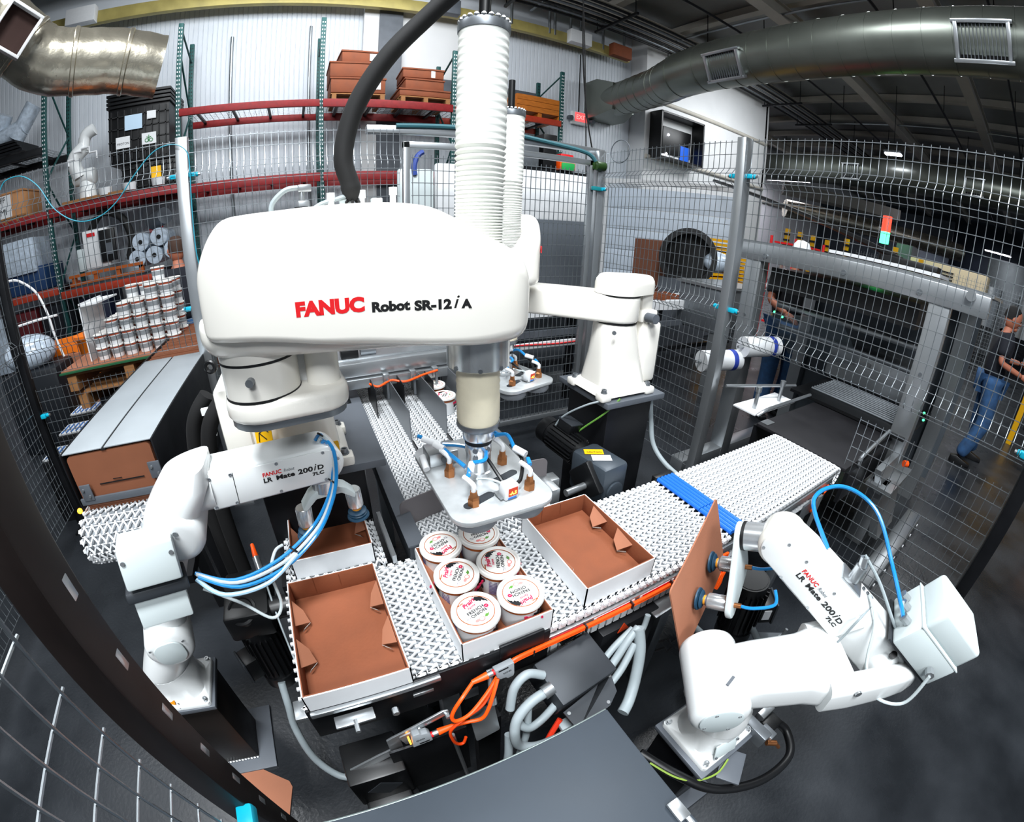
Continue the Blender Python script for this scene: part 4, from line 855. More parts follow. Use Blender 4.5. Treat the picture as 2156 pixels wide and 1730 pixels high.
# ---------------------------------------------------------------- vacuum tools below them
TOOL = {}
def vac_tool(label, c, rz, full=True):
    cx, cy, zt = c; t = thing('vacuum_tool', label, 'vacuum tool', (cx, cy, zt-.07))
    M0 = Matrix.Translation((cx, cy, zt)) @ Matrix.Rotation(rz, 4, 'Z')
    def L(p): return M0 @ Vector(p)
    ou = rrect(.245, .352, .045, 6)
    pl = MB(M0); pl.prism(ou, -.013, 0); obj('tool_plate', pl, m_alup, t, bevel=.0015)
    for x, y, l, a in ((-.045, -.108, .085, .32), (.05, -.045, .075, .32)): obj('plate_slot', MB(M0 @ Matrix.Translation((x, y, .0002)) @ Matrix.Rotation(a, 4, 'Z')).prism(rrect(l, .022, .011), 0, .0006), m_greyd, t)
    for x in (-.06, .06):
        for y in (-.12, 0, .12): obj('suction_pad', MB(M0 @ Matrix.Translation((x, y, 0))).lathe([(.0, -.042), (.046, -.042), (.05, -.034), (.05, -.022), (.046, -.013), (0, -.013)], n=28), m_foam, t)
    zs = MB(M0).lathe([(0, 0), (.034, 0), (.034, .012), (.030, .014), (.030, .060), (.0315, .062), (.0315, .086), (0, .086)], n=32)
    sh = obj('tool_shaft', zs, m_alu, t)
    for z in (.055, .075):
        for a in (-2.2, -1.2): obj('screw', MB(M0).cyl((.030*cos(a), .030*sin(a), z), (.033*cos(a), .033*sin(a), z), .0065, 10), m_ssd, sh)
    fit = ((-.062, -.118), (-.07, .012), (.078, -.114), (.07, .012))
    for x, y in fit:
        k = obj('brass_fitting', MB(M0 @ Matrix.Translation((x, y, 0))).lathe([(.0135, 0), (.0135, .018), (.010, .022), (.0085, .030), (.0085, .036), (0, .036)], n=6), m_brass, t, ang=20)
        obj('white_elbow', MB(M0).tube(spline([(x, y, .034), (x, y, .05), (x-.006, y+.012, .057), (x-.012, y+.026, .06)], 4), .006, 8), m_wht, k)
    def tee(a, b): 
        obj('tee_connector', MB(M0).tube([a, b], .0085, 10), m_wht, t)
    tee((-.074, .035, .062), (-.09, .06, .066)); tee((-.118, .075, .03), (-.12, .035, .016)); tee((-.11, .09, .07), (-.075, .055, .064)); tee((.02, .03, .06), (.055, .035, .07)); tee((.09, -.07, .065), (.075, -.04, .07)); tee((-.05, -.07, .05), (-.035, -.045, .058)); tee((.06, .08, .08), (.035, .10, .085)); tee((.05, .06, .06), (.03, .085, .06))
    for pts in ([(-.062, -.09, .06), (-.055, -.075, .055), (-.045, -.055, .055)], [(-.035, -.045, .06), (-.01, -.06, .07), (.015, -.01, .07), (.03, .03, .065)], [(-.12, .10, .075), (-.1, .085, .07)], [(-.075, .05, .06), (-.06, -.01, .055), (-.05, -.04, .05)], [(.09, -.08, .06), (.085, -.1, .055)], [(.055, .035, .07), (.08, .01, .08), (.075, -.04, .07)], [(.06, .08, .082), (.08, .11, .10), (.03, .14, .1), (.02, .10, .085)], [(-.085, .07, .06), (-.03, .06, .05), (.0, .05, .04)], [(.035, .10, .085), (.07, .09, .06), (.08, .05, .06)]):
        obj('air_tube', MB(M0).tube(spline(pts, 6), .0052, 8), m_blue, t)
    for pts in ([(.0, .02, .06), (.01, -.03, .05), (.015, -.07, .035), (.02, -.1, .02)], [(.075, -.02, .07), (.085, -.06, .05), (.06, -.105, .03), (.045, -.11, .02)]):
        obj('sensor_lead', MB(M0).tube(spline(pts, 6), .0045, 8), m_blk, t)
    obj('clear_tube', MB(M0).tube(spline([(-.05, -.11, .06), (-.02, -.1, .045), (.0, -.115, .04), (.015, -.11, .02)], 6), .003, 6), m_clear, t)
    mb = obj('valve_block', MB(M0).box((-.066, .092, .018), (.075, .06, .036)), m_ss, t, bevel=.002)
    obj('port', MB(M0).cyl((-.066, .061, .018), (-.066, .058, .018), .009, 10), m_ssd, mb)
    S0 = M0 @ Matrix.Translation((.02, -.122, .02)) @ Matrix.Rotation(.12, 4, 'Z')
    sb = obj('vacuum_gauge', MB(S0).box((0, 0, 0), (.036, .03, .036)), m_wht, t, bevel=.003)
    obj('display', MB(S0).box((.002, -.0155, .002), (.024, .001, .020)), mat('amber display', '#8a2208', .4, emit=1.0), sb)
    obj('display_digits', MB(S0 @ frame((-.008, -.0165, -.004), (0, -1, 0), (1, 0, 0))).text('-A.5', .011, Matrix(), .0003), mat('amber digits', '#ffb43a', .4, emit=3.5), sb)
    obj('blue_caption', MB(S0).box((0, -.0155, -.0135), (.022, .001, .004)), mat('caption blue', '#2a6fc0', .5), sb)
    obj('gauge_bracket', MB(S0).box((-.016, .006, -.012), (.02, .03, .003)), m_ss, sb)
    return t
vac_tool('large aluminium vacuum plate with brass fittings, held over the filled tray', (.344, .812, 1.13), 0)
vac_tool('second aluminium vacuum plate behind the first, by the infeed belt', (.715, 1.425, 1.13), .25)

# ---------------------------------------------------------------- six axis robots
def lrect(p, xd, yd, w_, h_, r, n=5): 
    xd, yd = Vector(xd).normalized(), Vector(yd).normalized(); return [Vector(p)+xd*x+yd*y for x, y in rrect(w_, h_, r, n)]
def limb(secs, mb=None):
    mb = mb or MB(); mb.loft([lrect(*s) for s in secs]); return mb
def barrel(a, b, r, mb=None, e=.18):
    a, b = Vector(a), Vector(b); L_ = (b-a).length; q = r*e; mb = mb or MB(); mb.M = Matrix()
    mb.lathe([(r-q*2, 0), (r-q, q*.25), (r-q*.3, q*.8), (r, q*1.8), (r, L_-q*1.8), (r-q*.3, L_-q*.8), (r-q, L_-q*.25), (r-q*2, L_)], frame(a, b-a), 36); return mb
def lr_base(t, c, rz, zt):
    M = Matrix.Translation(c) @ Matrix.Rotation(rz, 4, 'Z'); z0 = c[2]
    def rr(w_, d, r, z): return [(x, y, z) for x, y in rrect(w_, d, r, 6)]
    h = zt-z0
    b = obj('base', MB(M).loft([rr(.20, .185, .012, 0), rr(.20, .185, .012, .016), rr(.196, .18, .02, .02), rr(.175, .165, .06, .03), rr(.168, .16, .079, .08), rr(.165, .165, .0824, h*.5)]), m_whiteb, t, ang=50)
    for sx in (-1, 1):
        for sy in (-1, 1): obj('base_bolt', MB(M @ Matrix.Translation((sx*.087, sy*.079, .018))).lathe([(.010, 0), (.010, .003), (.0075, .003), (.0075, .013), (.004, .013), (.004, .009)], n=12), m_ss, b)
    return M, b
def decal(t, M, sc=1):
    T = lambda x, y: Matrix.Translation((x*sc, y*sc, 0))
    obj('lettering', MB(M).text('FANUC', .017*sc, T(0, .0195), .0003, fit=.056*sc), m_redt, t)
    obj('lettering', MB(M).text('Robot', .014*sc, T(.063, .020), 0, shear=.2, fit=.032*sc), m_gryt, t)
    obj('lettering', MB(M).text('LR', .020*sc, T(0, 0), .0005, fit=.026*sc).text('Mate', .020*sc, T(.038, 0), .0005, fit=.056*sc).text('200', .022*sc, T(.104, 0), .0005, fit=.046*sc).text('i', .031*sc, T(.153, 0), .0002, shear=.28, fit=.009*sc).text('D', .020*sc, T(.165, 0), .0005, fit=.019*sc).text('7LC', .0145*sc, T(.147, -.017), .0004, fit=.036*sc), m_blkt, t)
def plate_screw(t, M, x, y): obj('cover_screw', MB(M @ Matrix.Translation((x, y, 0))).lathe([(.004, -.001), (.004, .0012), (.002, .0012), (.002, .0004)], n=10), m_ss, t)
def cupset(t, top, d, n_bellows=2):
    top, d = Vector(top), Vector(d).normalized()
    k = obj('cup_cylinder', MB(frame(top, d)).lathe([(.019, 0), (.0215, .003), (.0215, .052), (.018, .056), (.012, .056), (.012, .062)], n=24), m_alu, t)
    obj('yellow_ring', MB(frame(top, d)).lathe([(.0, .060), (.0135, .060), (.0135, .065), (0, .065)], n=20), mat('amber ring', '#d9922a', .4), k)
    prof = [(.011, .064), (.013, .068)]
    for i in range(n_bellows): z = .070+i*.008; prof += [(.024, z), (.026, z+.002), (.018, z+.006)]
    prof += [(.030, .070+n_bellows*.008), (.031, .074+n_bellows*.008), (.0, .075+n_bellows*.008)]
    obj('suction_cup', MB(frame(top, d)).lathe(prof, n=24), m_cup, k)

# ---- left one
lr = thing('articulated_robot', 'white six axis robot arm with a strapped grey box, beside the magazine', 'robot', (-.664, .935, .45))
M, b_ = lr_base(lr, (-.664, .935, .45), -.02, .72)
obj('turret', MB().loft([[(-.664+.083*cos(a), .935+.083*sin(a), .59) for a in [i*pi/16 for i in range(32)]], [(-.64+.083*cos(a), .93+.083*sin(a), .63) for a in [i*pi/16 for i in range(32)]], [(-.60+.079*cos(a), .93+.082*sin(a), .70) for a in [i*pi/16 for i in range(32)]], [(-.58+.07*cos(a), .935+.08*sin(a), .76) for a in [i*pi/16 for i in range(32)]]]), m_whiteb, lr, ang=60)
sh = obj('shoulder', barrel((-.565, .842, .735), (-.605, 1.04, .745), .073), m_whiteb, lr, ang=50)
F = frame((-.5645, .8385, .735), (.2, -.98, -.05), (1, .2, 0))
obj('shoulder_cap', MB(F).prism(rrect(.088, .088, .034, 6), -.002, .004), m_boxg, sh, bevel=.002)
for x, y in ((-.05, .03), (.05, .03)): plate_screw(sh, F, x, y)
q = obj('warning_label', MB(frame((-.700, .862, .497), (-.25, -.85, .45), (1, -.3, 0))).box((0, 0, 0), (.05, .038, .002)), mat('orange label', '#d9860f', .5), b_)
obj('grey_label', MB(frame((-.690, .853, .470), (-.25, -.85, .45), (1, -.3, 0))).box((0, 0, 0), (.045, .02, .002)), m_grey, b_)
k = obj('connector', MB().box((-.80, .95, .475), (.05, .07, .04)).box((-.835, .95, .475), (.02, .05, .05)), m_ssd, b_, bevel=.003)
obj('upper_arm', limb([((-.588, .935, .70), X3, Y3, .12, .11, .05), ((-.575, .93, .78), X3, Y3, .135, .12, .05), ((-.53, .92, .88), X3, Y3, .125, .115, .045), ((-.46, .90, 1.0), X3, Y3, .115, .11, .04), ((-.40, .885, 1.08), X3, Y3, .115, .11, .045), ((-.375, .875, 1.13), X3, Y3, .12, .11, .05)]), m_whiteb, lr, ang=60)
el = obj('elbow', barrel((-.368, .795, 1.125), (-.375, .96, 1.14), .066), m_whiteb, lr, ang=50)
obj('elbow_screw', MB().cyl((-.36, .795, 1.15), (-.36, .79, 1.15), .006, 10), m_ss, el)
obj('elbow_housing', limb([((-.385, .875, 1.115), (1, 0, .1), Y3, .12, .14, .05), ((-.375, .88, 1.16), (1, 0, .1), Y3, .155, .16, .05), ((-.345, .885, 1.21), (1, 0, .15), Y3, .16, .155, .045), ((-.325, .89, 1.252), (1, 0, .2), Y3, .12, .14, .035), ((-.32, .89, 1.262), (1, 0, .2), Y3, .08, .1, .03)]), m_whiteb, lr, ang=60)
obj('forearm_collar', MB().tube([(-.32, .90, 1.195), (-.27, .905, 1.192)], .06, 28), m_whiteb, lr)
# forearm: box casting along +x, rounded at the wrist
fa = Vector((.30, .062, -.018)).normalized(); fo = Vector((-.285, .905, 1.192)); side = Vector((.18, -.98, .0)).normalized(); side = (side-fa*side.dot(fa)).normalized(); upv = side.cross(fa) if side.cross(fa).z > 0 else fa.cross(side)
FM = Matrix((fa, upv, side)).transposed().to_4x4(); FM.translation = fo
out = [(0, -.047), (0, .047)]+[(.275+.047*cos(a), .047*sin(a)) for a in [pi/2-pi*i/14 for i in range(15)]]
fm = obj('forearm', MB(FM).prism(out, -.05, .05), m_whiteb, lr, bevel=.006, seg=3)
out2 = [(.006, -.041), (.006, .041)]+[(.272+.041*cos(a), .041*sin(a)) for a in [pi/2-pi*i/14 for i in range(15)]]
cv_ = obj('forearm_cover', MB(FM).prism(out2, .05, .054), m_whiteb, fm, bevel=.002)
out3 = [(.10, -.030), (.09, .02), (.10, .030)]+[(.268+.030*cos(a), .030*sin(a)) for a in [pi/2-pi*i/10 for i in range(11)]]
obj('forearm_seam', MB(FM).box((.06, 0, .0545), (.0012, .08, .0012)), m_blkt, fm)
decal(fm, FM @ Matrix.Translation((.125, -.004, .0545)), .78)
for x, y in ((.008, .036), (.008, -.036), (.055, .036), (.055, -.036), (.16, .036), (.16, -.036), (.27, .036), (.27, -.036), (.305, .012)): plate_screw(fm, FM @ Matrix.Translation((0, 0, .054)), x, y)
wp = FM @ Vector((.275, -.04, 0))
wr_ = obj('wrist_flange', MB().cyl(wp, wp+Vector((-.004, .0, -.055)), .030, 28), m_alu, lr)
obj('wrist_collar', MB().cyl(wp+Vector((0, 0, .02)), wp+Vector((-.001, 0, -.02)), .036, 28), m_whiteb, lr)
gz_ = wp.z-.055
arch = [(-.066, -.045), (-.07, -.032), (-.045, 0), (-.025, .012), (.025, .012), (.05, 0), (.072, -.025), (.068, -.038), (.06, -.032), (.035, -.012), (-.03, -.012), (-.05, -.03)]
obj('tool_bracket', MB(frame((wp.x, wp.y, gz_), (.1, -1, 0), (1, .1, 0))).prism(arch, -.022, .022), m_boxg, lr, bevel=.003)
cupset(lr, (wp.x-.068, wp.y-.01, gz_-.035), (-.05, .0, -1)); cupset(lr, (wp.x+.066, wp.y+.01, gz_-.025), (.05, .02, -1))
# grey box strapped to the arm
BM = frame((-.44, .772, 1.075), (.32, -.86, .22), (.85, .33, -.15))
gb = obj('grey_box', MB(BM).box((0, .03, -.01), (.125, .115, .09)), m_boxg, lr, bevel=.006)
obj('box_cover', MB(BM).box((0, .042, .045), (.122, .09, .03)), m_boxg, gb, bevel=.006)
obj('lower_box', MB(BM).box((0, -.07, -.008), (.12, .075, .08)), m_boxg, gb, bevel=.005)
obj('strap', MB(BM).box((0, -.025, -.005), (.142, .026, .105)), m_greyd, gb, bevel=.006)
for sx in (-1, 1): obj('box_screw', MB(BM).cyl((sx*.052, .06, .06), (sx*.052, .06, .063), .005, 10), m_ss, gb)
# hoses to the suction cups
hp = [(-.36, .80, 1.03), (-.27, .78, 1.0), (-.16, .82, 1.0), (-.07, .88, 1.03), (-.02, .90, 1.09), (.005, .91, 1.15), (.01, .925, 1.21), (-.005, .945, 1.235), (-.02, .95, 1.22)]
for i in range(3):
    obj('air_hose', MB().tube(spline([(x+.004*i, y-.006*i, z-.004*i+.006*sin(i+j)) for j, (x, y, z) in enumerate(hp)], 6), .0045, 8), (m_blue, m_clear, m_blue)[i], lr)
obj('air_hose', MB().tube(spline([(-.36, .79, 1.02), (-.3, .76, .985), (-.2, .78, .975), (-.12, .83, 1.0)], 6), .0055, 8), mat('pale blue hose', '#9fc3d8', .4), lr)
for i in (2, 4, 6): obj('cable_tie', MB(frame(spline(hp, 6)[i*7], (.7, .4, .6))).lathe([(.009, 0), (.0125, 0), (.0125, .004), (.009, .004)], n=12), m_blk, lr)
obj('clear_tube', MB().tube(spline([(-.36, .80, .98), (-.28, .78, .93), (-.22, .76, .88), (-.19, .78, .90), (-.19, .80, .98), (-.17, .83, 1.02), (-.15, .85, 1.02)], 6), .004, 8), m_clear, lr)
pd = thing('robot_pedestal', 'low dark square steel post with a welded floor plate under the strapped robot', 'pedestal', (-.655, .94, 0), 'robot pedestals')
obj('column', MB().box((-.655, .945, .22), (.17, .17, .42)), mat('dark brown steel', '#231d1a', .5, .4, .25, 6), pd, bevel=.006)
obj('mounting_plate', MB().box((-.662, .937, .439), (.215, .2, .02)), m_grey, pd, bevel=.003)
obj('floor_plate', MB().box((-.655, .945, .006), (.30, .28, .012)), m_grey, pd, bevel=.002)
wl = MB()
for i in range(14): wl.sphere((-.74+i*.0126, .858, .016), .009, 6, (1, .7, .6))
obj('weld_bead', wl, m_ss, pd, kind='stuff')

# ---- right one
rr_ = thing('articulated_robot', 'white six axis robot arm holding an upright brown carton blank', 'robot', (.744, .167, .5))
M, b_ = lr_base(rr_, (.744, .167, .50), .0, .74)
obj('base_cover', MB(frame((.715, .085, .556), (-.15, -.93, .33), (1, -.1, 0))).box((0, 0, 0), (.075, .055, .004)), m_boxg, b_, bevel=.0015)
for sx in (-1, 1): obj('cover_bolt', MB(frame((.715+sx*.034, .082, .575 if sx > 0 else .54), (-.15, -.93, .33))).lathe([(.004, 0), (.004, .004), (.0, .004)], n=8), m_ssd, b_)
k = obj('connector_block', MB().box((.86, .075, .50), (.035, .10, .055)).box((.885, .04, .49), (.03, .05, .05)), m_ssd, b_, bevel=.004)
obj('connector', MB().box((.925, .055, .485), (.06, .05, .04)), m_blk, b_, bevel=.004)
obj('connector_grip', MB().box((.93, .09, .50), (.06, .028, .04)), m_ss, b_, bevel=.003)
obj('air_port', MB().cyl((.86, .02, .50), (.885, .0, .495), .009, 10).cyl((.885, .0, .495), (.90, -.015, .47), .006, 10), m_brass, b_)
obj('turret', MB().loft([[(cx+rx*cos(a), cy+ry*sin(a), z) for a in [i*pi/16 for i in range(32)]] for cx, cy, rx, ry, z in ((.744, .167, .084, .084, .612), (.738, .172, .084, .084, .66), (.71, .19, .08, .082, .73), (.685, .205, .068, .07, .79))]), m_whiteb, rr_, ang=60)
a3 = Vector((.58, .815, 0)); S_ = Vector((.668, .212, .80))
sh = obj('shoulder', barrel(S_-a3*.115, S_+a3*.105, .072), m_whiteb, rr_, ang=50)
F = frame(S_-a3*.1155, -a3, (a3.y, -a3.x, 0))
obj('shoulder_cap', MB(F).lathe([(.0, -.002), (.050, -.002), (.050, .003), (.046, .0045), (0, .0045)], n=32), m_boxg, sh)
for a in (.7, 2.2, 3.8, 5.4): plate_screw(sh, F @ Matrix.Translation((0, 0, .004)), .042*cos(a), .042*sin(a))
obj('shoulder_slot', MB().box((.64, .165, .873), (.03, .007, .006), rz=.2), m_grey, sh)
J3, J5 = Vector((1.056, -.056, .85)), Vector((.916, .302, 1.06))
ua = (J3-S_).normalized(); us = a3; un = ua.cross(us).normalized()
obj('upper_arm', limb([(S_+ua*.0, us, un, .14, .12, .05), (S_+ua*.1, us, un, .15, .125, .035), (S_+ua*.22, us, un, .165, .12, .035), (S_+ua*.29, us, un, .21, .115, .04), (S_+ua*.33, us, un, .22, .11, .045)]), m_whiteb, rr_, ang=50)
for s, L2 in ((-1, .53), (1, .50)):
    p = us*(s*.085)
    obj('arm_prong', limb([(S_+ua*.26+p, us, un, .055, .10, .025), (S_+ua*.33+p, us, un, .06, .105, .025), (S_+ua*.45+p, us, un, .058, .10, .025), (S_+ua*(L2-.03)+p, us, un, .052, .092, .025), (S_+ua*L2+p, us, un, .035, .07, .017), (S_+ua*(L2+.012)+p, us, un, .015, .04, .007)]), m_whiteb, rr_, ang=50)
obj('arm_screw', MB().cyl(S_+ua*.33-us*.115+un*.035, S_+ua*.33-us*.12+un*.035, .009, 10), m_ss, rr_)
hb = obj('elbow', barrel(J3-us*.06, J3+us*.06, .062), m_whiteb, rr_, ang=50)
obj('elbow_plug', MB().cyl(J3-us*.05+Z3*.06-ua*.03, J3-us*.055+Z3*.075-ua*.035, .009, 12), m_blk, hb)
f = (J5-J3).normalized(); n2 = (Z3-f*f.z).normalized(); n1 = f.cross(n2)      # n1 points away from the viewer
LF = (J5-J3).length
FM = Matrix((-f, n2, -n1)).transposed().to_4x4(); FM.translation = J5      # x back along the forearm, y up, z to the viewer
fo_ = [(LF+.03, -.058), (LF+.05, -.02), (LF+.05, .05), (LF+.02, .066), (.08, .058)]+[(.0+.05*cos(a), .05*sin(a)) for a in [pi/2+pi*i/14 for i in range(15)]]+[(.1, -.055)]
fm = obj('forearm', MB(FM).prism(fo_, -.055, .05), m_whiteb, rr_, bevel=.010, seg=4)
co = [(.285, -.05), (.30, .045)]+[(.0+.044*cos(a), .044*sin(a)) for a in [pi/2+pi*i/14 for i in range(15)]]
cvr = obj('forearm_cover', MB(FM).prism(co, .048, .057), m_whiteb, fm, bevel=.006, seg=3)
decal(fm, FM @ Matrix.Translation((.075, -.006, .0575)), .98)
for x, y in ((.0, .036), (-.03, -.02), (.06, .04), (.06, -.04), (.17, .04), (.17, -.042)): plate_screw(fm, FM @ Matrix.Translation((0, 0, .057)), x, y)
for x in (.27, .30): plate_screw(fm, FM @ Matrix.Translation((0, 0, .05)), x, -.05)
obj('wrist', barrel(J5-n1*(-.055), J5-n1*(.052), .056), m_white, rr_, ang=50)
nb_ = Vector((.356, -.874, .332)).normalized(); wf_ = J5-nb_*.045
obj('wrist_nose', MB().cyl(J5, wf_, .042, 28, .038), m_white, rr_)
obj('wrist_flange', MB().cyl(wf_, wf_-nb_*.05, .037, 32), m_alu, rr_)
obj('flange_seam', MB().cyl(wf_-nb_*.048, wf_-nb_*.056, .038, 32), m_blkt, rr_)
# tool plate with two suction cups
pc = wf_-nb_*.062
c1, c2 = Vector((.877, .460, .882)), Vector((.778, .404, .843))
ex = (c2-c1).normalized(); 
pts = [pc+Vector((0, 0, .045)), c1+nb_*.105, c2+nb_*.105]
ey = nb_.cross(ex)
P0 = c1+nb_*.105
def uv(p): d = p-P0; return (d.dot(ex), d.dot(ey))
TMx = Matrix((ex, ey, nb_)).transposed().to_4x4(); TMx.translation = P0
a_, b2_, c_ = uv(pc), uv(c1+nb_*.105), uv(c2+nb_*.105)
def hull(cs, r):
    pts = [(x+r*cos(t), y+r*sin(t)) for x, y in cs for t in [i*pi/8 for i in range(16)]]; pts = sorted(set(pts)); 
    def half(ps):
        h = []
        for p in ps:
            while len(h) > 1 and (h[-1][0]-h[-2][0])*(p[1]-h[-2][1])-(h[-1][1]-h[-2][1])*(p[0]-h[-2][0]) <= 0: h.pop()
            h.append(p)
        return h
    lo, hi = half(pts), half(pts[::-1]); return lo[:-1]+hi[:-1]
tp = obj('tool_bracket', MB(TMx).prism(hull([a_, b2_, c_], .036), -.012, .004), m_boxg, rr_, bevel=.003)
cupset(rr_, c1+nb_*.092, -nb_, 1); cupset(rr_, c2+nb_*.092, -nb_, 1)
for c in (c1, c2):
    k = obj('tube_port', MB().cyl(c+nb_*.108, c+nb_*.128, .007, 10), m_brass, tp)
    obj('air_tube', MB().tube(spline([c+nb_*.125, c+nb_*.16+Z3*-.0, c+nb_*.2+Vector((.02, 0, .01)), c+nb_*.20+Vector((.03, .02, .04))], 6), .0045, 8), m_blue, tp)
# carton blank on the cups
bn = Vector((.83, .436, .87)); eb = Vector((-.895, -.421, -.146)); eb = (eb-nb_*eb.dot(nb_)).normalized()
single('carton_blank', MB(frame(bn, nb_, eb)).prism(rrect(.37, .265, .014), -.004, 0), m_kraftp, 'large flat brown carton blank held upright on two suction cups at the right', 'carton')
# grey box behind the elbow, its plugs and hoses
BM = Matrix((-f, n1, n2)).transposed().to_4x4(); BM.translation = J3+n2*.15-f*.005
gb = obj('grey_box', MB(BM).box((0, 0, -.02), (.175, .165, .09)), m_boxg, rr_, bevel=.008)
obj('box_cover', MB(BM).box((0, 0, .055), (.165, .155, .07)), m_boxg, gb, bevel=.012, seg=3)
obj('mounting_plate', MB(BM).box((0, 0, -.068), (.19, .15, .006)), m_greyd, gb)
obj('lid_seam', MB(BM).box((0, 0, .0205), (.1765, .1665, .003)), m_boxg, gb)
for x, y in ((-.09, -.04), (-.09, .01), (-.09, .045)): obj('cable_gland', MB(BM).cyl((x, y, -.02), (x-.022, y, -.02), .012, 8), m_ss, gb)
obj('cable_gland', MB(BM).cyl((.04, -.085, -.03), (.04, -.105, -.03), .012, 8), m_ss, gb)
jp = [FM @ Vector(p) for p in ((.12, .062, -.01), (.2, .10, -.02))]
obj('side_connector', MB(FM).box((.20, .062, -.01), (.075, .008, .06)), m_ss, fm, bevel=.001)
obj('round_plug', MB(FM).cyl((.20, .065, -.01), (.185, .105, -.015), .016, 14).cyl((.185, .105, -.015), (.17, .125, -.02), .012, 12), m_ss, fm)
for i in range(3): obj('air_port', MB(FM).lathe([(.005, 0), (.005, .003), (.002, .003), (.002, 0)], frame((.25+.018*i, .0635, -.03), (0, 1, 0)), 10), m_ssd, fm)
def hose(pts, r, mt): obj('air_hose', MB().tube(spline(pts, 8), r, 8), mt, rr_)
hose([FM @ Vector((.10, .06, -.03)), (1.02, .30, 1.14), (1.13, .27, 1.16), (1.19, .17, 1.12), (1.14, .05, 1.03), BM @ Vector((-.11, -.04, -.02))], .0058, m_blue)
hose([FM @ Vector((.165, .128, -.02)), FM @ Vector((.24, .12, .0)), FM @ Vector((.33, .10, .03)), FM @ Vector((.38, .09, .03)), FM @ Vector((.33, .13, .0)), BM @ Vector((-.11, .01, -.02))], .0042, m_gcond)
hose([FM @ Vector((.27, .07, -.02)), FM @ Vector((.30, .07, .05)), FM @ Vector((.38, .0, .09)), FM @ Vector((.46, -.02, .12)), FM @ Vector((.52, .03, .12)), BM @ Vector((.04, -.105, -.03))], .0045, m_clear)
hose([FM @ Vector((.29, .06, .0)), FM @ Vector((.26, .05, .07)), FM @ Vector((.30, -.05, .065)), FM @ Vector((.30, -.058, .03))], .003, m_gcond)
pd = thing('robot_pedestal', 'steel post under the white robot holding the carton blank', 'pedestal', (.745, .167, 0), 'robot pedestals')
obj('column', MB().box((.745, .175, .235), (.17, .17, .47)), m_dark, pd, bevel=.006)
obj('mounting_plate', MB().box((.742, .165, .489), (.225, .205, .02)), m_grey, pd, bevel=.003)
obj('corner_plate', MB(frame((.735, .04, .478), Z3, (1, .6, 0))).box((0, 0, 0), (.1, .07, .01)), m_grey, pd, bevel=.002)
obj('floor_plate', MB().box((.745, .175, .006), (.30, .28, .012)), m_grey, pd, bevel=.002)
obj('robot_cable', MB().tube(spline([(.96, .05, .47), (.985, .0, .44), (.93, -.06, .43), (.80, -.05, .43), (.66, .02, .46), (.58, .12, .50), (.53, .22, .52)], 8), .014, 10), m_blk, pd)
obj('ground_wire', MB().tube(spline([(.73, .06, .50), (.68, .05, .49), (.62, .07, .49), (.57, .11, .51), (.53, .18, .53)], 6), .003, 6), mat('green yellow wire', '#7f9a3d', .5), pd)

# ---------------------------------------------------------------- equipment around the belts
cab = thing('control_cabinet', 'wide blue grey sheet steel cabinet top along the bottom of the view', 'cabinet', (-.1, 0, 0))
m_cab = mat('blue grey cabinet steel', '#3b434c', .5, .2, .22, 2.2, .02, 40)
obj('cabinet_top', MB().box((-.10, -.10, .70), (1.10, .84, .012)), m_cab, cab, bevel=.003)
obj('front_lip', MB().box((-.10, .322, .684), (1.10, .006, .034)), mat('pale steel edge', '#7d8887', .35, .6), cab, bevel=.002)
obj('cabinet_body', MB().box((-.10, -.12, .345), (1.04, .78, .67)), m_greyd, cab)
obj_split('latch', MB().box((.43, .03, .712), (.03, .05, .012)).box((.435, -.02, .712), (.012, .07, .01)), m_ss, cab, bevel=.003)
def gearmotor(label, top, bot, r, gb=None, side=None, fins=22, tag=None):
    top, bot = Vector(top), Vector(bot); t = thing('gear_motor', label, 'motor', tuple(bot)); ax = (bot-top).normalized(); L_ = (bot-top).length; F = frame(top, ax, side or X3)
    obj('motor_drum', MB(F).lathe([(0, 0), (r*.9, 0), (r*.9, L_*.8), (r*.98, L_*.8), (r*.98, L_*.97), (r*.9, L_), (0, L_)], n=32), m_blk, t)
    for i in range(fins):
        a = 2*pi*i/fins; obj('cooling_fin', MB(F @ Matrix.Rotation(a, 4, 'Z')).box((r*.96, 0, L_*.42), (r*.2, .004, L_*.62)), m_blk, t)
    k = obj('terminal_box', MB(F).box((r*1.25, 0, L_*.5), (r*.7, r*1.2, L_*.3)), m_blk, t, bevel=.004)
    obj('box_lid', MB(F).box((r*1.64, 0, L_*.5), (r*.12, r*1.3, L_*.34)), m_greyd, k, bevel=.003)
    obj('rating_plate', MB(F).box((r*1.2, r*.62, L_*.5), (r*.4, .002, L_*.16)), m_wht, k)
    obj('shaft_hood', MB(F).lathe([(r*.4, -.001), (r*.8, -.002), (r*.86, L_*.03), (r*.86, L_*.1), (r*.4, L_*.1)], n=28), m_blk, t)
    return t, F, L_
t, F, L_ = gearmotor('upright black finned motor between the strapped robot and the near empty tray', (-.330, .955, .665), (-.325, .935, .40), .062, side=(-1, -.5, 0))
k = obj('gearbox', MB().box((-.335, 1.0, .705), (.14, .20, .10)), m_blk, t, bevel=.012)
obj('gearbox_cap', MB(frame((-.345, .935, .745), (-.1, -.45, .9))).lathe([(0, -.03), (.045, -.03), (.045, .008), (.038, .012), (.034, .008), (0, .008)], n=32), m_blk, k)
obj('output_shaft', MB().cyl((-.29, .955, .71), (-.19, .955, .71), .035, 24).cyl((-.19, .955, .71), (-.16, .955, .71), .015, 16), m_blk, k)
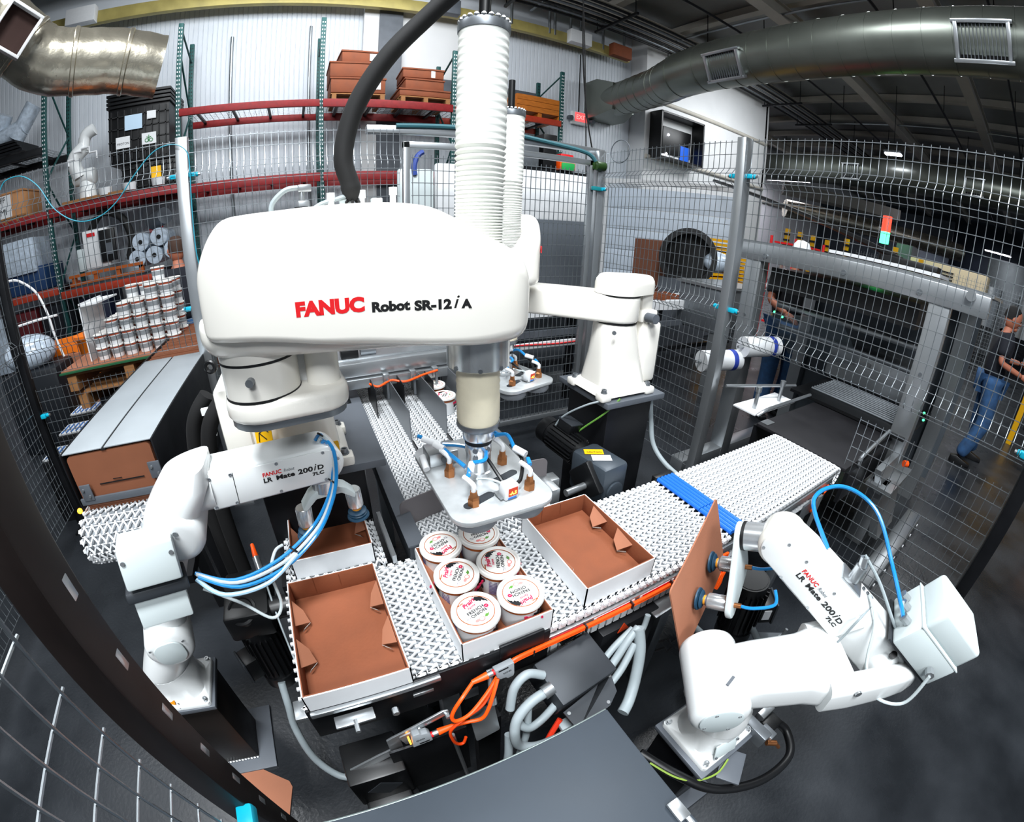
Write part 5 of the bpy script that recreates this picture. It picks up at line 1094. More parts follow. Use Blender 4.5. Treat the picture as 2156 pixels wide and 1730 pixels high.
obj('cable_conduit', MB().tube(spline([(-.325, .875, .45), (-.33, .83, .38), (-.345, .80, .27), (-.33, .74, .14), (-.27, .68, .07), (-.2, .65, .08), (-.165, .62, .15)], 8), .013, 12), m_gcond, t)
obj('conduit_collar', MB().cyl((-.168, .622, .14), (-.15, .61, .18), .017, 12), m_gcond, t)
sp = thing('proximity_sensor', 'grey proximity sensor with an upright orange plug next to the black motor', 'sensor', (-.27, 1.06, .74))
obj('bracket', MB().box((-.262, 1.045, .765), (.05, .05, .035)).box((-.25, 1.02, .79), (.03, .012, .05)), m_ssd, sp, bevel=.002)
obj('sensor_body', MB().cyl((-.27, 1.02, .78), (-.285, 1.09, .80), .012, 12), m_ss, sp)
obj('plug', MB().cyl((-.285, 1.09, .80), (-.295, 1.14, .815), .010, 12, .006), m_orange, sp)
obj('lead', MB().tube(spline([(-.262, 1.0, .78), (-.25, .92, .72), (-.235, .84, .68), (-.22, .76, .64)], 6), .003, 6), m_gcond, sp)
t, F, L_ = gearmotor('upright black finned motor under the right robot forearm', (1.10, .40, .74), (1.12, .385, .46), .068, side=(.8, -.6, 0))
obj('cable_conduit', MB().tube(spline([(1.12, .33, .55), (1.10, .27, .52), (1.03, .30, .51), (.97, .37, .53), (.93, .44, .57)], 8), .012, 12), m_gcond, t)
kk = obj('foot_bracket', MB(frame((1.16, .26, .52), (0, -.2, 1), (1, -.7, 0))).box((0, 0, 0), (.13, .05, .006)), m_ssd, t)
obj('bracket_bolt', MB().cyl((1.19, .235, .52), (1.20, .235, .57), .006, 10).cyl((1.19, .235, .525), (1.19, .235, .535), .012, 6), m_ss, kk)
t, F, L_ = gearmotor('grey gear motor with a yellow tag beside the infeed belt', (.955, 1.17, .83), (.905, 1.40, .865), .058, side=(.2, .1, 1))
k = obj('gearbox', MB(frame((.955, 1.07, .80), (0, 0, 1), (1, .12, 0))).box((0, 0, 0), (.13, .19, .17)), mat('dark blue grey enamel', '#3c444c', .4, .2), t, bevel=.018)
obj('side_cover', MB(frame((.885, 1.05, .80), (-1, -.1, 0))).box((0, 0, 0), (.13, .13, .03)), m_blk, k, bevel=.008)
obj('drive_shaft', MB().cyl((.87, 1.04, .79), (.78, 1.03, .79), .014, 12), m_ss, k)
obj('bearing_ring', MB(frame((.96, .972, .78), (.1, -1, 0))).lathe([(.03, 0), (.04, 0), (.04, .008), (.03, .008)], n=24), MATS['dark blue grey enamel'], k)
q = obj('yellow_tag', MB(frame((.945, 1.10, .888), (0, 0, 1), (1, -.5, 0))).box((0, 0, 0), (.075, .035, .002)), m_yel, k)
obj('white_tag', MB(frame((.945, 1.05, .888), (0, 0, 1), (1, -.5, 0))).box((0, 0, 0), (.075, .04, .002)), m_wht, k)
obj('tag_print', MB(frame((.915, 1.105, .8895), (0, 0, 1), (1, -.5, 0))).text('CAUTION', .013, Matrix()), m_blkt, q)
# low servo unit and sensor bracket below the tray
sv = thing('servo_unit', 'low black servo block below the near empty tray', 'servo drive', (-.10, .46, 0))
obj('servo_body', MB().box((-.10, .50, .47), (.15, .12, .17)), m_blk, sv, bevel=.006)
obj('servo_body_end', MB().box((-.10, .455, .36), (.13, .10, .08)).box((-.06, .42, .33), (.09, .06, .09)), m_blk, sv, bevel=.01)
for x, y, z in ((-.135, .40, .365), (-.04, .385, .385)): obj('clip', MB().box((x, y, z), (.025, .012, .018)), m_ssd, sv)
obj('name_plate', MB(frame((-.095, .4385, .48), (0, -1, 0))).box((0, 0, 0), (.06, .07, .002)), m_greyd, sv)
obj('support_post', MB().box((-.10, .50, .19), (.06, .06, .38)), m_dark, sv)
obj('dark_side_plate', MB().box((.05, .47, .47), (.2, .006, .3)), m_dark, sv)
bk = thing('sensor_bracket', 'bent stainless bracket bar carrying the lower grey sensor', 'bracket', (0, .5, .55))
def at(x, y): return Q
bp = [(-.175, .548), (-.08, .592), (-.045, .604), (-.045, .660), (-.03, .668), (.10, .716), (.115, .712), (.118, .698), (.10, .690), (-.005, .652), (-.012, .646), (-.012, .592), (-.02, .582), (-.165, .515), (-.18, .525)]
obj('bracket_bar', MB(frame((0, .488, 0), (0, -1, 0), (1, 0, 0))).prism(bp, 0, .006), m_ss, bk, bevel=.0015)
obj('sensor_plate', MB(frame((.02, .483, .645), (0, -1, 0), (1, .0, .25))).prism(rrect(.06, .05, .004), 0, .003), m_ss, bk)
for x, z in ((.11, .70), (-.155, .535)): obj('bracket_bolt', MB().cyl((x, .484, z), (x, .47, z), .006, 8), m_ss, bk)
obj('hanging_plate', MB(frame((.20, .47, .60), (.1, -1, .3), (1, .1, 0))).prism(rrect(.07, .11, .006), 0, .003), m_ss, bk)
obj('support_post', MB().box((.22, .50, .33), (.07, .03, .46)), m_dark, bk)
obj('support_post', MB().cyl((.14, .46, .2), (.11, .46, .62), .006, 8), m_ss, bk)
def photo_sensor(label, c, px_dir, parts=True):
    t = thing('photo_sensor', label, 'sensor', c, 'photo sensors below the belt'); M = frame(c, (0, -1, .25), px_dir)
    obj('sensor_body', MB(M).prism([(-.026, -.018), (.024, -.018), (.024, .006), (.018, .016), (.004, .018), (.0, .024), (-.016, .024), (-.02, .016)], 0, .02), m_gryt, t, bevel=.002)
    obj('sensor_print', MB(M).text('SENSOR', .006, Matrix.Translation((-.014, -.001, .0202))).box((.004, -.012, .0202), (.026, .004, .0004)), m_blkt, t)
    obj('red_ring', MB(M).cyl((.024, -.008, .01), (.029, -.008, .01), .0075, 12), m_redt, t)
    obj('metal_nut', MB(M).cyl((.029, -.008, .01), (.042, -.008, .01), .0075, 10), m_ss, t)
    obj('orange_plug', MB(M).cyl((.042, -.008, .01), (.082, -.008, .01), .0095, 12, .006), m_orange, t)
    return t, M
t, M = photo_sensor('lower grey photo sensor on the bent bracket, orange plug to its side', (.035, .478, .655), (1, .05, .05))
obj('indicator_lamp', MB(M).box((-.028, .004, .012), (.004, .018, .012)), mat('amber glow', '#ff9a2a', .4, emit=4), t)
obj('sensor_cable', MB().tube(spline([M @ Vector((.08, -.008, .01)), (.15, .46, .662), (.185, .45, .672), (.205, .455, .70), (.225, .47, .735), (.245, .49, .76)], 8), .0048, 8), m_orange, t)
obj('sensor_cable', MB().tube(spline([(.25, .50, .755), (.20, .47, .705), (.14, .455, .695), (.105, .45, .67), (.105, .445, .625), (.115, .445, .59), (.13, .445, .582), (.14, .45, .60)], 8), .004, 8), mat('dark orange cable', '#c93a0a', .4), t)
t, M = photo_sensor('upper grey photo sensor at the belt side plate, orange plug towards the viewer', (.268, .512, .765), (-1, -.05, -.1))
obj('sensor_cable', MB().tube(spline([M @ Vector((.08, -.008, .01)), (.15, .475, .765), (.125, .465, .74), (.115, .46, .715), (.125, .455, .70), (.16, .46, .70), (.21, .48, .725), (.25, .50, .755)], 8), .0048, 8), m_orange, t)
obj('mount', MB().box((.255, .52, .745), (.05, .008, .03)), m_ss, t, bevel=.002)
obj('adjust_rod', MB().cyl((.235, .51, .745), (.225, .48, .70), .007, 10).cyl((.225, .48, .70), (.222, .47, .685), .012, 10), m_ss, t)
lead = thing('cable_run', 'pair of bright orange cables tied along the near side of the belt', 'cable', (.8, .52, .73))
for dy in (0, .008): obj('orange_cable', MB().tube(spline([(.285, .520, .748-dy), (.315, .522, .762-dy), (.42, .528, .757-dy), (.6, .530, .752-dy), (.8, .530, .748-dy), (.98, .530, .748-dy), (1.12, .525, .745-dy)], 6), .0055, 8), m_orange, lead)
for x in (.36, .52, .68, .84): obj('cable_tie', MB().box((x, .527, .752), (.004, .016, .024)), m_blk, lead)
for i in range(5): obj('loose_lead', MB().tube(spline([(1.02+i*.01, .52, .74), (1.05+i*.012, .50, .70-.01*i), (1.03+i*.01, .49, .66-.008*i), (1.07+i*.008, .50, .69)], 6), .004, 6), m_orange, lead)
t = thing('sensor_unit', 'small sensor with an orange plug at the outlet end of the belt', 'sensor', (1.93, .54, .70))
obj('sensor_body', MB().box((1.90, .535, .70), (.05, .02, .06)), m_blk, t, bevel=.003); obj('plug', MB().cyl((1.95, .53, .735), (1.90, .53, .715), .009, 10), m_orange, t)
obj('lead', MB().tube(spline([(1.90, .53, .71), (1.85, .52, .68), (1.83, .53, .64), (1.86, .54, .62)], 6), .006, 8), m_orange, t)
obj('bracket', MB().box((1.80, .54, .66), (.12, .01, .07)), m_ssd, t)
# dark junction box with grey conduits under the belt
jb = thing('junction_box', 'dark grey steel junction box with fat grey conduits under the belt', 'junction box', (.47, .47, .5))
JM = frame((.455, .46, .70), (0, -.25, 1), (1, .12, 0))
obj('box_body', MB(JM).box((0, 0, -.055), (.18, .13, .11)), m_greyd, jb, bevel=.004)
k = obj('front_plate', MB(JM).prism([(-.085, -.075), (.095, -.06), (.10, -.03), (.07, -.11), (.03, -.13), (-.08, -.135)], -.05, -.045), m_greyd, jb)
for x, y in ((-.075, -.085), (.08, -.065), (-.07, -.125), (.03, -.12)): obj('plate_screw', MB(JM).cyl((x, y, -.045), (x, y, -.041), .005, 8), m_ss, k)
obj('mount_bar', MB(JM).box((.09, .08, -.01), (.16, .012, .012)), m_dark, jb)
def cond(pts, r=.0135): obj('conduit', MB().tube(spline(pts, 8), r, 12), m_gcond, jb)
cond([(.365, .44, .69), (.31, .435, .68), (.265, .42, .65), (.25, .40, .60), (.26, .39, .55), (.30, .375, .53), (.35, .365, .54), (.38, .36, .555)])
cond([(.36, .47, .72), (.32, .48, .74), (.28, .47, .72), (.26, .45, .66)], .012)
cond([(.375, .42, .63), (.33, .41, .60), (.29, .405, .60), (.27, .42, .63), (.285, .43, .67)], .011)
cond([(.30, .43, .66), (.29, .41, .55), (.26, .39, .45), (.255, .38, .40)], .010)
cond([(.25, .43, .55), (.235, .40, .48), (.22, .39, .40)], .012)
cond([(.52, .43, .60), (.58, .45, .63), (.64, .47, .68), (.68, .48, .70)], .012); cond([(.53, .41, .57), (.60, .43, .61), (.66, .46, .66)], .011); cond([(.53, .46, .62), (.6, .48, .66), (.67, .49, .69)], .010)
cond([(.675, .475, .705), (.67, .44, .64), (.64, .40, .57), (.60, .365, .53), (.565, .345, .52)], .017)
cond([(.69, .48, .67), (.72, .49, .66), (.735, .50, .70)], .009)
obj('gland', MB().cyl((.372, .442, .692), (.345, .439, .688), .018, 16), m_ss, jb)
obj('red_hose', MB().tube(spline([(.385, .40, .57), (.35, .385, .53), (.32, .37, .48), (.30, .36, .42)], 6), .008, 8), mat('red orange hose', '#d8341a', .45), jb)
obj('cable_end', MB().box((.395, .385, .555), (.04, .03, .02)), m_gcond, jb, bevel=.004)
obj('black_cable', MB().tube(spline([(.44, .40, .60), (.48, .385, .575), (.50, .36, .55)], 6), .007, 8), m_blk, jb)
obj('yellow_wire', MB().tube(spline([(.445, .395, .61), (.48, .38, .59), (.505, .36, .565)], 6), .0025, 6), m_yel, jb)
bx = thing('drive_guard', 'tall black sheet steel guard box under the belt, left of the blank', 'guard box', (.72, .56, .3))
obj('guard_box', MB().box((.70, .60, .58), (.22, .16, .18)), m_dark, bx, bevel=.004)
obj('orange_triangle', MB(frame((.66, .517, .675), (0, -1, 0), (1, 0, .1))).prism([(-.02, -.015), (.02, -.015), (0, .022)], 0, .003), mat('dark red sticker', '#a8330f', .5), bx)
obj('steel_shelf', MB(frame((.84, .55, .665), (0, -.1, 1), (1, .05, 0))).box((0, 0, 0), (.13, .10, .005)), m_ss, bx)
for z in (.55, .50): obj('hook', MB().tube([(.80, .47, z), (.83, .46, z+.01), (.84, .45, z-.01), (.86, .45, z)], .004, 6), m_blk, bx)
# carton scrap on the floor
cf = MB(); cf.prism([(-.66, .80), (-.652, .824), (-.60, .832), (-.47, .735), (-.462, .71), (-.50, .58), (-.53, .55)], .002, .006); single('carton_scrap', cf, m_kraftp, 'pale brown carton sheet lying on the floor near the lower left', 'carton')
# black hose and fittings on top of the big robot
hs = thing('black_hose', 'thick black sleeved hose arching from the big robot up out of the picture', 'hose', (.106, .9, 1.74))
hp = spline([(.112, .905, 1.752), (.106, .9, 1.785), (.094, .9, 1.83), (.102, .9, 1.89), (.125, .895, 1.955), (.175, .88, 2.04), (.24, .86, 2.12), (.31, .82, 2.20), (.40, .74, 2.29), (.50, .6, 2.36)], 8)
obj('hose_sleeve', MB().tube(hp, [.012, .013, .014, .016, .018, .019, .020, .020]+[.019]*(len(hp)-8), 16), m_blkm, hs)
for i in range(14): a = i*.9; obj('frayed_strand', MB().tube([(.112, .905, 1.76), (.112+.016*cos(a), .905+.016*sin(a), 1.748), (.112+.02*cos(a), .905+.02*sin(a), 1.736)], [.004, .003, .001], 5), m_blkm, hs)
ft = thing('air_fittings', 'chrome, white and brass air fittings with white hoses on top of the big robot', 'fittings', (.05, .9, 1.72))
for x, h in ((.068, .042), (.128, .045), (.192, .05)):
    k = obj('white_fitting', MB(Matrix.Translation((x, .90, 1.722))).lathe([(.006, .014), (.0065, .014), (.0065, h-.012), (.0085, h-.012), (.0085, h+.004), (0, h+.004)], n=14), m_wht, ft)
    obj('brass_nut', MB(Matrix.Translation((x, .90, 1.722))).lathe([(.009, 0), (.011, .004), (.011, .012), (.007, .015), (0, .015)], n=12), m_brass, k)
k = obj('chrome_fitting', MB().box((.015, .90, 1.745), (.022, .02, .022)).cyl((.012, .9, 1.73), (.012, .9, 1.775), .006, 10).box((.018, .9, 1.78), (.026, .016, .014)), m_ss, ft, bevel=.002)
obj('black_socket', MB().box((.01, .89, 1.737), (.026, .02, .014)), m_blk, k)
obj('white_hose', MB().tube(spline([(.005, .9, 1.782), (-.02, .9, 1.778), (-.045, .9, 1.755), (-.045, .9, 1.73), (-.02, .9, 1.725)], 8), .005, 8), m_gcond, k)
obj('white_hose', MB().tube(spline([(.028, .9, 1.735), (.05, .9, 1.748), (.085, .9, 1.757), (.11, .9, 1.765)], 8), .0045, 8), m_gcond, k)
obj_split('clear_block', MB().box((.098, .91, 1.738), (.026, .018, .034)).box((.16, .91, 1.738), (.022, .018, .034)), m_boxg, ft, bevel=.002)
# thin tubing and dark tubes beside the big robot base
tb = thing('tube_bundle', 'black corrugated tubes with white ties standing left of the big robot base', 'tubes', (-.42, 1.35, 0))
for x, y in ((-.40, 1.30), (-.46, 1.36)): obj('black_tube', MB().tube(spline([(x, y, .5), (x+.01, y, .9), (x+.05, y-.02, 1.15), (x+.12, y-.02, 1.25)], 8), .026, 12), m_blkm, tb)
obj_split('steel_post', MB().box((-.52, 1.45, .45), (.05, .05, .9)).box((-.5, 1.3, .80), (.03, .5, .03)), m_dark, tb)
for z in (1.15, 1.22): obj('white_tie', MB().box((-.34, 1.28, z), (.03, .015, .02)), m_wht, tb)
obj('green_wire', MB().tube(spline([(-.30, 1.1, 1.05), (-.31, 1.08, 1.12), (-.26, 1.07, 1.14), (-.22, 1.07, 1.10)], 8), .0035, 6), mat('green yellow wire', '#7f9a3d', .5), tb)
# cables of the second robot
cb = thing('robot_cable', 'grey conduit curving down from the second robot pedestal', 'cable', (1.42, 1.3, .5))
obj('grey_conduit', MB().tube(spline([(1.36, 1.24, 1.0), (1.37, 1.22, .88), (1.37, 1.18, .78), (1.38, 1.10, .72), (1.40, 1.0, .69), (1.42, .93, .68)], 8), .012, 10), m_gcond, cb)
obj('green_wire', MB().tube(spline([(1.10, 1.16, 1.06), (1.05, 1.18, 1.0), (1.0, 1.24, .92), (.96, 1.28, .86)], 8), .004, 6), mat('green wire', '#5d8f3a', .5), cb)
obj('grey_wire', MB().tube(spline([(1.06, 1.17, 1.06), (.98, 1.22, 1.03), (.92, 1.3, .95), (.90, 1.34, .85)], 8), .004, 6), m_gcond, cb)

# ---------------------------------------------------------------- wrapping machine beyond the right fence
wm = thing('wrapping_machine', 'stainless film wrapping machine with a dark infeed table beyond the right fence', 'machine', (3.2, 1, 0))
U = 2.95
for y, z1 in ((1.80, 1.63), (.47, 1.66)):
    k = obj('frame_post', MB().box((U, y, z1/2), (.12, .13, z1)), m_ss, wm, bevel=.004)
    obj('post_bolt', MB().cyl((U-.06, y, 1.2), (U-.066, y, 1.2), .012, 8), m_ssd, k)
obj('frame_post', MB().box((U+1.1, 1.80, .8), (.12, .12, 1.6)), m_ss, wm); obj('frame_post', MB().box((U+1.1, .40, .8), (.12, .12, 1.6)), m_ss, wm)
obj('header_beam', MB().box((U, 1.05, 1.67), (.14, 1.72, .12)), m_ss, wm, bevel=.004)
for y in (1.7, 1.1, .6): obj('header_bolt', MB().cyl((U-.07, y, 1.65), (U-.078, y, 1.65), .018, 10), m_ssd, wm)
obj('top_plate', MB().box((U+.55, 1.05, 1.74), (1.2, 1.75, .02)), m_ss, wm)
obj('tube_end', MB().cyl((U-.1, .30, 1.71), (U+.2, .30, 1.71), .03, 16), m_ss, wm)
obj('back_panel', MB().box((U+1.15, 1.05, .9), (.03, 1.5, 1.4)), mat('dim stainless', '#5d646b', .4, .5, .15, 2), wm)
obj('dark_hood', MB().box((U+.5, 1.15, 1.50), (.9, 1.1, .16)), m_blk, wm)
obj('roller', MB().cyl((U+.25, .5, 1.30), (U+.25, 1.7, 1.30), .025, 14), m_ss, wm); obj('roller', MB().cyl((U+.35, .5, 1.12), (U+.35, 1.7, 1.12), .02, 14), m_ssd, wm)
k = obj('seal_head', MB().box((U+.75, .95, .98), (.5, .7, .28)), m_ss, wm, bevel=.03)
obj('seal_plate', MB().box((U+.49, 1.0, 1.02), (.004, .12, .05)), m_wht, k)
obj('roller_bed', MB().box((U+.35, .85, .80), (.9, .85, .02)), m_blk, wm)
for i in range(16): obj('bed_roller', MB().cyl((U+.1+i*.045, .5, .815), (U+.1+i*.045, 1.2, .815), .012, 8), m_ssd, wm)
obj('infeed_table', MB().box((2.56, .80, .775), (.92, .56, .02)), mat('black infeed belt', '#131216', .55, 0, .2, 6), wm, bevel=.004)
obj('perforated_corner', MB().box((2.17, 1.05, .788), (.08, .05, .003)), m_ss, wm)
obj_split('table_side', MB().box((2.56, .51, .68), (.9, .02, .17)).box((2.56, 1.09, .68), (.9, .02, .17)), m_dark, wm)
obj('guide_rail', MB().tube(spline([(2.16, 1.12, .80), (2.2, 1.10, .83), (2.3, 1.1, .835), (2.8, 1.1, .835)], 5), .011, 8), m_ss, wm)
obj('guide_rail', MB().tube(spline([(2.26, .50, .76), (2.23, .50, .80), (2.28, .50, .83), (2.8, .52, .835)], 5), .011, 8), m_ss, wm)
obj('side_plate', MB().box((2.42, 1.22, .79), (.5, .16, .012)), m_wht, wm, bevel=.002)
for x in (2.25, 2.55): obj('adjust_knob', MB().cyl((x, 1.2, .79), (x, 1.2, .90), .012, 10).cyl((x, 1.2, .90), (x, 1.2, .93), .018, 10), m_ss, wm)
obj('cross_rod', MB().cyl((2.2, 1.4, .87), (2.75, 1.2, .87), .01, 8), m_ss, wm)
obj('lower_skirt', MB().loft([[(2.5, .42, .70), (3.0, .42, .70), (3.0, .46, .70), (2.5, .46, .70)], [(2.72, .30, .2), (3.05, .30, .2), (3.05, .36, .2), (2.72, .36, .2)]]), m_ss, wm)
obj_split('floor_rail', MB().box((3.0, .22, .05), (1.2, .12, .1)).box((3.0, 1.8, .05), (1.2, .12, .1)), m_ss, wm, bevel=.003)
for i in range(6): obj('rail_bolt', MB().cyl((2.5+i*.2, .155, .06), (2.5+i*.2, .148, .06), .012, 8), m_wht, wm)
obj('drip_shelf', MB().box((2.75, .40, .60), (.5, .16, .02)).box((2.62, .42, .56), (.1, .1, .1)), m_ss, wm)
for y, z in ((1.55, 1.28), (1.48, 1.26), (.37, 1.0), (.36, .96)): obj('green_led', MB().sphere((U-.07, y, z), .008, 8), mat('green led', '#35ff7a', .4, emit=4), wm)
obj('film_web', MB().add([(U+.1, 1.7, 1.25), (U+.1, 1.1, 1.32), (U+.5, 1.0, 1.0), (U+.4, 1.6, .92)], [(0, 1, 2, 3)]), mat('thin film', '#93a4ae', .15, 0, alpha=.3), wm)
obj('orange_valve', MB().cyl((2.78, .36, .70), (2.80, .34, .70), .02, 10), m_orange, wm)
for i, (c, lb) in enumerate((((2.9, 1.62, 1.0), 'white film roll with a blue band by the machine table'), ((2.6, 1.75, .88), 'white film roll lower down behind the fence pole'))):
    t = thing('film_roll', lb, 'roll', (c[0], c[1], c[2]-.1)); F = frame(c, (.9, -.25, .02))
    obj('roll', MB(F).lathe([(.02, -.17), (.075, -.17), (.075, .17), (.02, .17)], n=28), m_wht, t); obj('blue_band', MB(F).lathe([(.075, .08), (.077, .08), (.077, .12), (.075, .12)], n=28), mat('band blue', '#2a3f9f', .5), t); obj('cradle', MB(F).box((0, 0, -.0), (.02, .02, .44)), m_ss, t)
# stack light, yellow posts, cabinet and curtain stuff in the far hall
sl = thing('stack_light', 'red and green signal tower light over the machines', 'stack light', (11,3.339,2.012))
c = Vector((11,3.339,2.012)); tp = Vector((11,3.452,2.791)).z
obj('mast', MB().cyl((c.x, c.y, 0), (c.x, c.y, tp-.5), .07, 12), m_blk, sl)
obj('green_lens', MB().cyl((c.x, c.y, tp-.42), (c.x, c.y, tp-.16), .11, 14), mat('green lens', '#2fff86', .3, emit=7), sl)
obj('red_lens', MB().cyl((c.x, c.y, tp-.16), (c.x, c.y, tp+.2), .11, 14), mat('red lens', '#ff4a35', .3, emit=1.0), sl)
for i, (px_, lb) in enumerate((((11, 5.92, 2.33), 'tallest yellow guard post left of the machine top'), ((11, 5.54, 2.29), 'second yellow guard post behind the machine'), ((11, 5.16, 2.25), 'third yellow guard post behind the machine'), ((11, 4.76, 2.2), 'fourth yellow guard post behind the machine'), ((11, 4.25, 2.31), 'yellow guard post just left of the signal tower'), ((11, 3.03, 2.34), 'yellow guard post just right of the signal tower'), ((11, 2.4, 2.2), 'yellow guard post by the bicycle wheel hoops'))):
    t = thing('guard_post', lb, 'post', (px_[0], px_[1], 0), 'yellow guard posts'); obj('post_tube', MB().box((px_[0], px_[1], px_[2]/2), (.1, .1, px_[2])), m_yelp, t)
    for z in (.3, .6, .9): obj('black_clip', MB().box((px_[0]-.02, px_[1], px_[2]-z*.5), (.1, .14, .05)), m_blk, t)
t = thing('far_mesh', 'grey wire mesh between the yellow guard posts', 'wire fence', (11.05, 2.5, 0))
g = MB()
for i in range(60): g.box((11.05, .1+i*.066, 1.1), (.006, .006, 2.0))
for i in range(24): g.box((11.05, 2.05, .2+i*.08), (.006, 3.9, .006))
obj('wire_mesh', g, m_galv, t, kind='stuff')
t = thing('beige_cabinet', 'long beige machine cabinet with black vent slots in the far hall', 'cabinet', (12, 1.9, 0)); obj('cabinet_body', MB().box((12.2, 1.9, 1.2), (.8, 1.9, 2.1)), mat('beige enamel', '#d8c6a4', .5), t, bevel=.02)
for i in range(4): obj('vent_slot', MB().box((11.79, 1.9, 2.1-.08*i), (.02, .3, .03)), m_blk, t)
obj('grey_end', MB().box((12.2, 3.05, 1.35), (.8, .4, 2.3)), m_grey, t)
t = thing('machine_row', 'row of shiny stainless machinery in the dark far hall', 'machine', (20, 0, 0))
for i in range(6): obj('steel_block', MB().box((19+.5*(i % 2), 5-i*2.1, 1.0+.3*(i % 3)), (2, 1.5, 2.0+.6*(i % 3))), m_ssd, t, bevel=.05)
for i in range(5): obj('steel_tank', MB().cyl((17, 1.2-i*1.4, 1.0), (17, 1.2-i*1.4, 2.2), .45, 16), m_ss, t)
t = thing('grey_post', 'dark steel column at the far end of the machine roof', 'post', (9, -.75, 0)); obj_split('post_tube', MB().box((9, -.75, 1.2), (.25, .25, 2.4)).box((9, -.45, 1.2), (.12, .12, 2.3)), m_dark, t); obj('yellow_guard', MB().box((8.9, -.62, 1.2), (.1, .1, 1.2)), m_yelp, t)
t = thing('yellow_grille', 'yellow framed wire guard behind the man in the dark shirt', 'guard', (7.5, -.2, 0)); g = MB()
for i in range(18): g.box((7.5, -.4-.05*i, 1.2), (.008, .008, 1.3))
for i in range(22): g.box((7.5, -.85, .6+.06*i), (.008, .9, .008))
obj('wire_mesh', g, m_yelp, t, kind='stuff'); obj('guard_frame', MB().box((7.5, -.4, 1.0), (.08, .08, 2.0)).box((7.5, -1.3, 1.0), (.08, .08, 2.0)), m_yelp, t)
single('wooden_crate', MB().box((4.6, -1.15, .32), (.5, .5, .05)).box((4.36, -1.15, .2), (.03, .5, .22)).box((4.6, -1.4, .2), (.5, .03, .22)).box((4.84, -1.15, .2), (.03, .5, .22)).box((4.6, -.9, .2), (.5, .03, .22)).box((4.6, -1.15, .04), (.5, .5, .08)), m_wood, 'low brown wooden crate at the right picture edge', 'crate', bevel=.004)
t = thing('boom_arm', 'long black boom lying over the machine top', 'boom', (6, 2, 1.9)); obj('boom_tube', MB().cyl((8.5, 6.6, 3.1), (5.2, 1.35, 1.88), .035, 10), m_blk, t); obj('boom_head', MB().box((5.1, 1.2, 1.86), (.3, .6, .07)), m_blk, t, bevel=.01)
obj('white_tray', MB().box((4.6, 1.3, 1.80), (.5, 1.1, .03)), m_wht, t)
# wall mounted black box with a screen
t = thing('monitor_box', 'black open fronted monitor box high on the white wall', 'monitor box', (9.7, 8.9, 3.9))
b = MB()
for c, d in (((9.75, 9.1, 5.12), (1.8, .7, .05)), ((9.75, 9.1, 3.85), (1.8, .7, .05)), ((8.87, 9.1, 4.48), (.05, .7, 1.3)), ((10.63, 9.1, 4.48), (.05, .7, 1.3)), ((9.75, 9.43, 4.48), (1.8, .04, 1.3))): b.box(c, d)
obj('box_shell', b, m_blk, t); obj('screen', MB().box((9.95, 9.2, 4.45), (1.2, .06, .8)), m_blk, t, bevel=.01)
obj('screen_image', MB().box((10.3, 9.165, 4.15), (.4, .004, .5)), mat('blue screen', '#1e4fae', .3, emit=.7), t)
for x, z in ((9.55, 4.62), (9.5, 4.05)): obj('status_lamp', MB().sphere((x, 9.15, z), .035, 8), m_lgt, t)
# white sheet steel machine behind the gate
t = thing('sheet_machine', 'big pale sheet steel machine housing behind the wire gate', 'machine', (1.9, 3.8, 0))
obj('front_sheet', MB().box((2.0, 3.6, .98), (1.75, .03, 1.55)), mat('dull blue grey sheet', '#7f868e', .35, .6, .15, 1.5), t)
obj('upper_sheet', MB().box((2.0, 3.62, 1.98), (1.75, .06, .46)), m_wht, t, bevel=.02)
obj('left_sheet', MB().box((.95, 3.58, 1.9), (.3, .06, .5)), m_boxg, t, bevel=.02)
obj('housing', MB().box((1.95, 4.1, 1.1), (1.9, .9, 1.7)), m_grey, t)
obj('blue_swirl', MB(frame((1.02, 3.545, 2.15), (0, -1, 0), (1, 0, 0))).tube([(.09*cos(a), .14*sin(a), 0) for a in [pi*.55+i*.2 for i in range(10)]], .022, 6), mat('swirl blue', '#173a8c', .5), t)
t = thing('tool_bench', 'crowded bench of dark tools and bright parts above the pale machine', 'bench', (2.3, 5.2, 1.9))
obj('bench_plate', MB().box((3.0, 5.2, 2.42), (1.7, .5, .03)), m_dark, t)
for i, (x, w_, h, c) in enumerate(((2.05, .3, .3, m_blk), (2.4, .3, .42, m_grey), (2.75, .3, .36, m_ssd), (3.05, .2, .45, m_blk), (3.3, .2, .22, m_redt), (3.3, .24, .12, m_orange), (3.3, .2, .1, mat('bright green', '#1f9d4d', .5)))): obj('tool_case', MB().box((x, 5.15-.02*i, 2.44+h/2+(.0 if i < 5 else -.0)), (w_, .3, h)), c, t, bevel=.01)
# second outlet conveyor with divided trays
def divided(label, c, L_, w_, rz, n):
    t = thing('divided_carton', label, 'carton', c, 'divided brown cartons'); M = Matrix.Translation(c) @ Matrix.Rotation(rz, 4, 'Z')
    obj('carton_floor', MB(M).box((0, 0, .01), (L_, w_, .01)), m_kraft, t)
    for s in (-1, 1): obj('white_side', MB(M).box((0, s*w_/2, .035), (L_, .006, .07)), m_wht, t); obj('side_wall', MB(M).box((s*L_/2, 0, .05), (.006, w_, .1)), m_kraft, t)
    for i in range(n): obj('divider', MB(M).box((-L_/2+L_*(i+.5)/n, 0, .06), (.005, w_*.9, .1)), m_kraft, t)
    obj('divider', MB(M).box((0, 0, .06), (L_*.95, .005, .1)), m_kraft, t)
    return t
oc = thing('outlet_conveyor', 'white sided conveyor with divided cartons beyond the second robot', 'conveyor', (3.5, 3.9, 0))
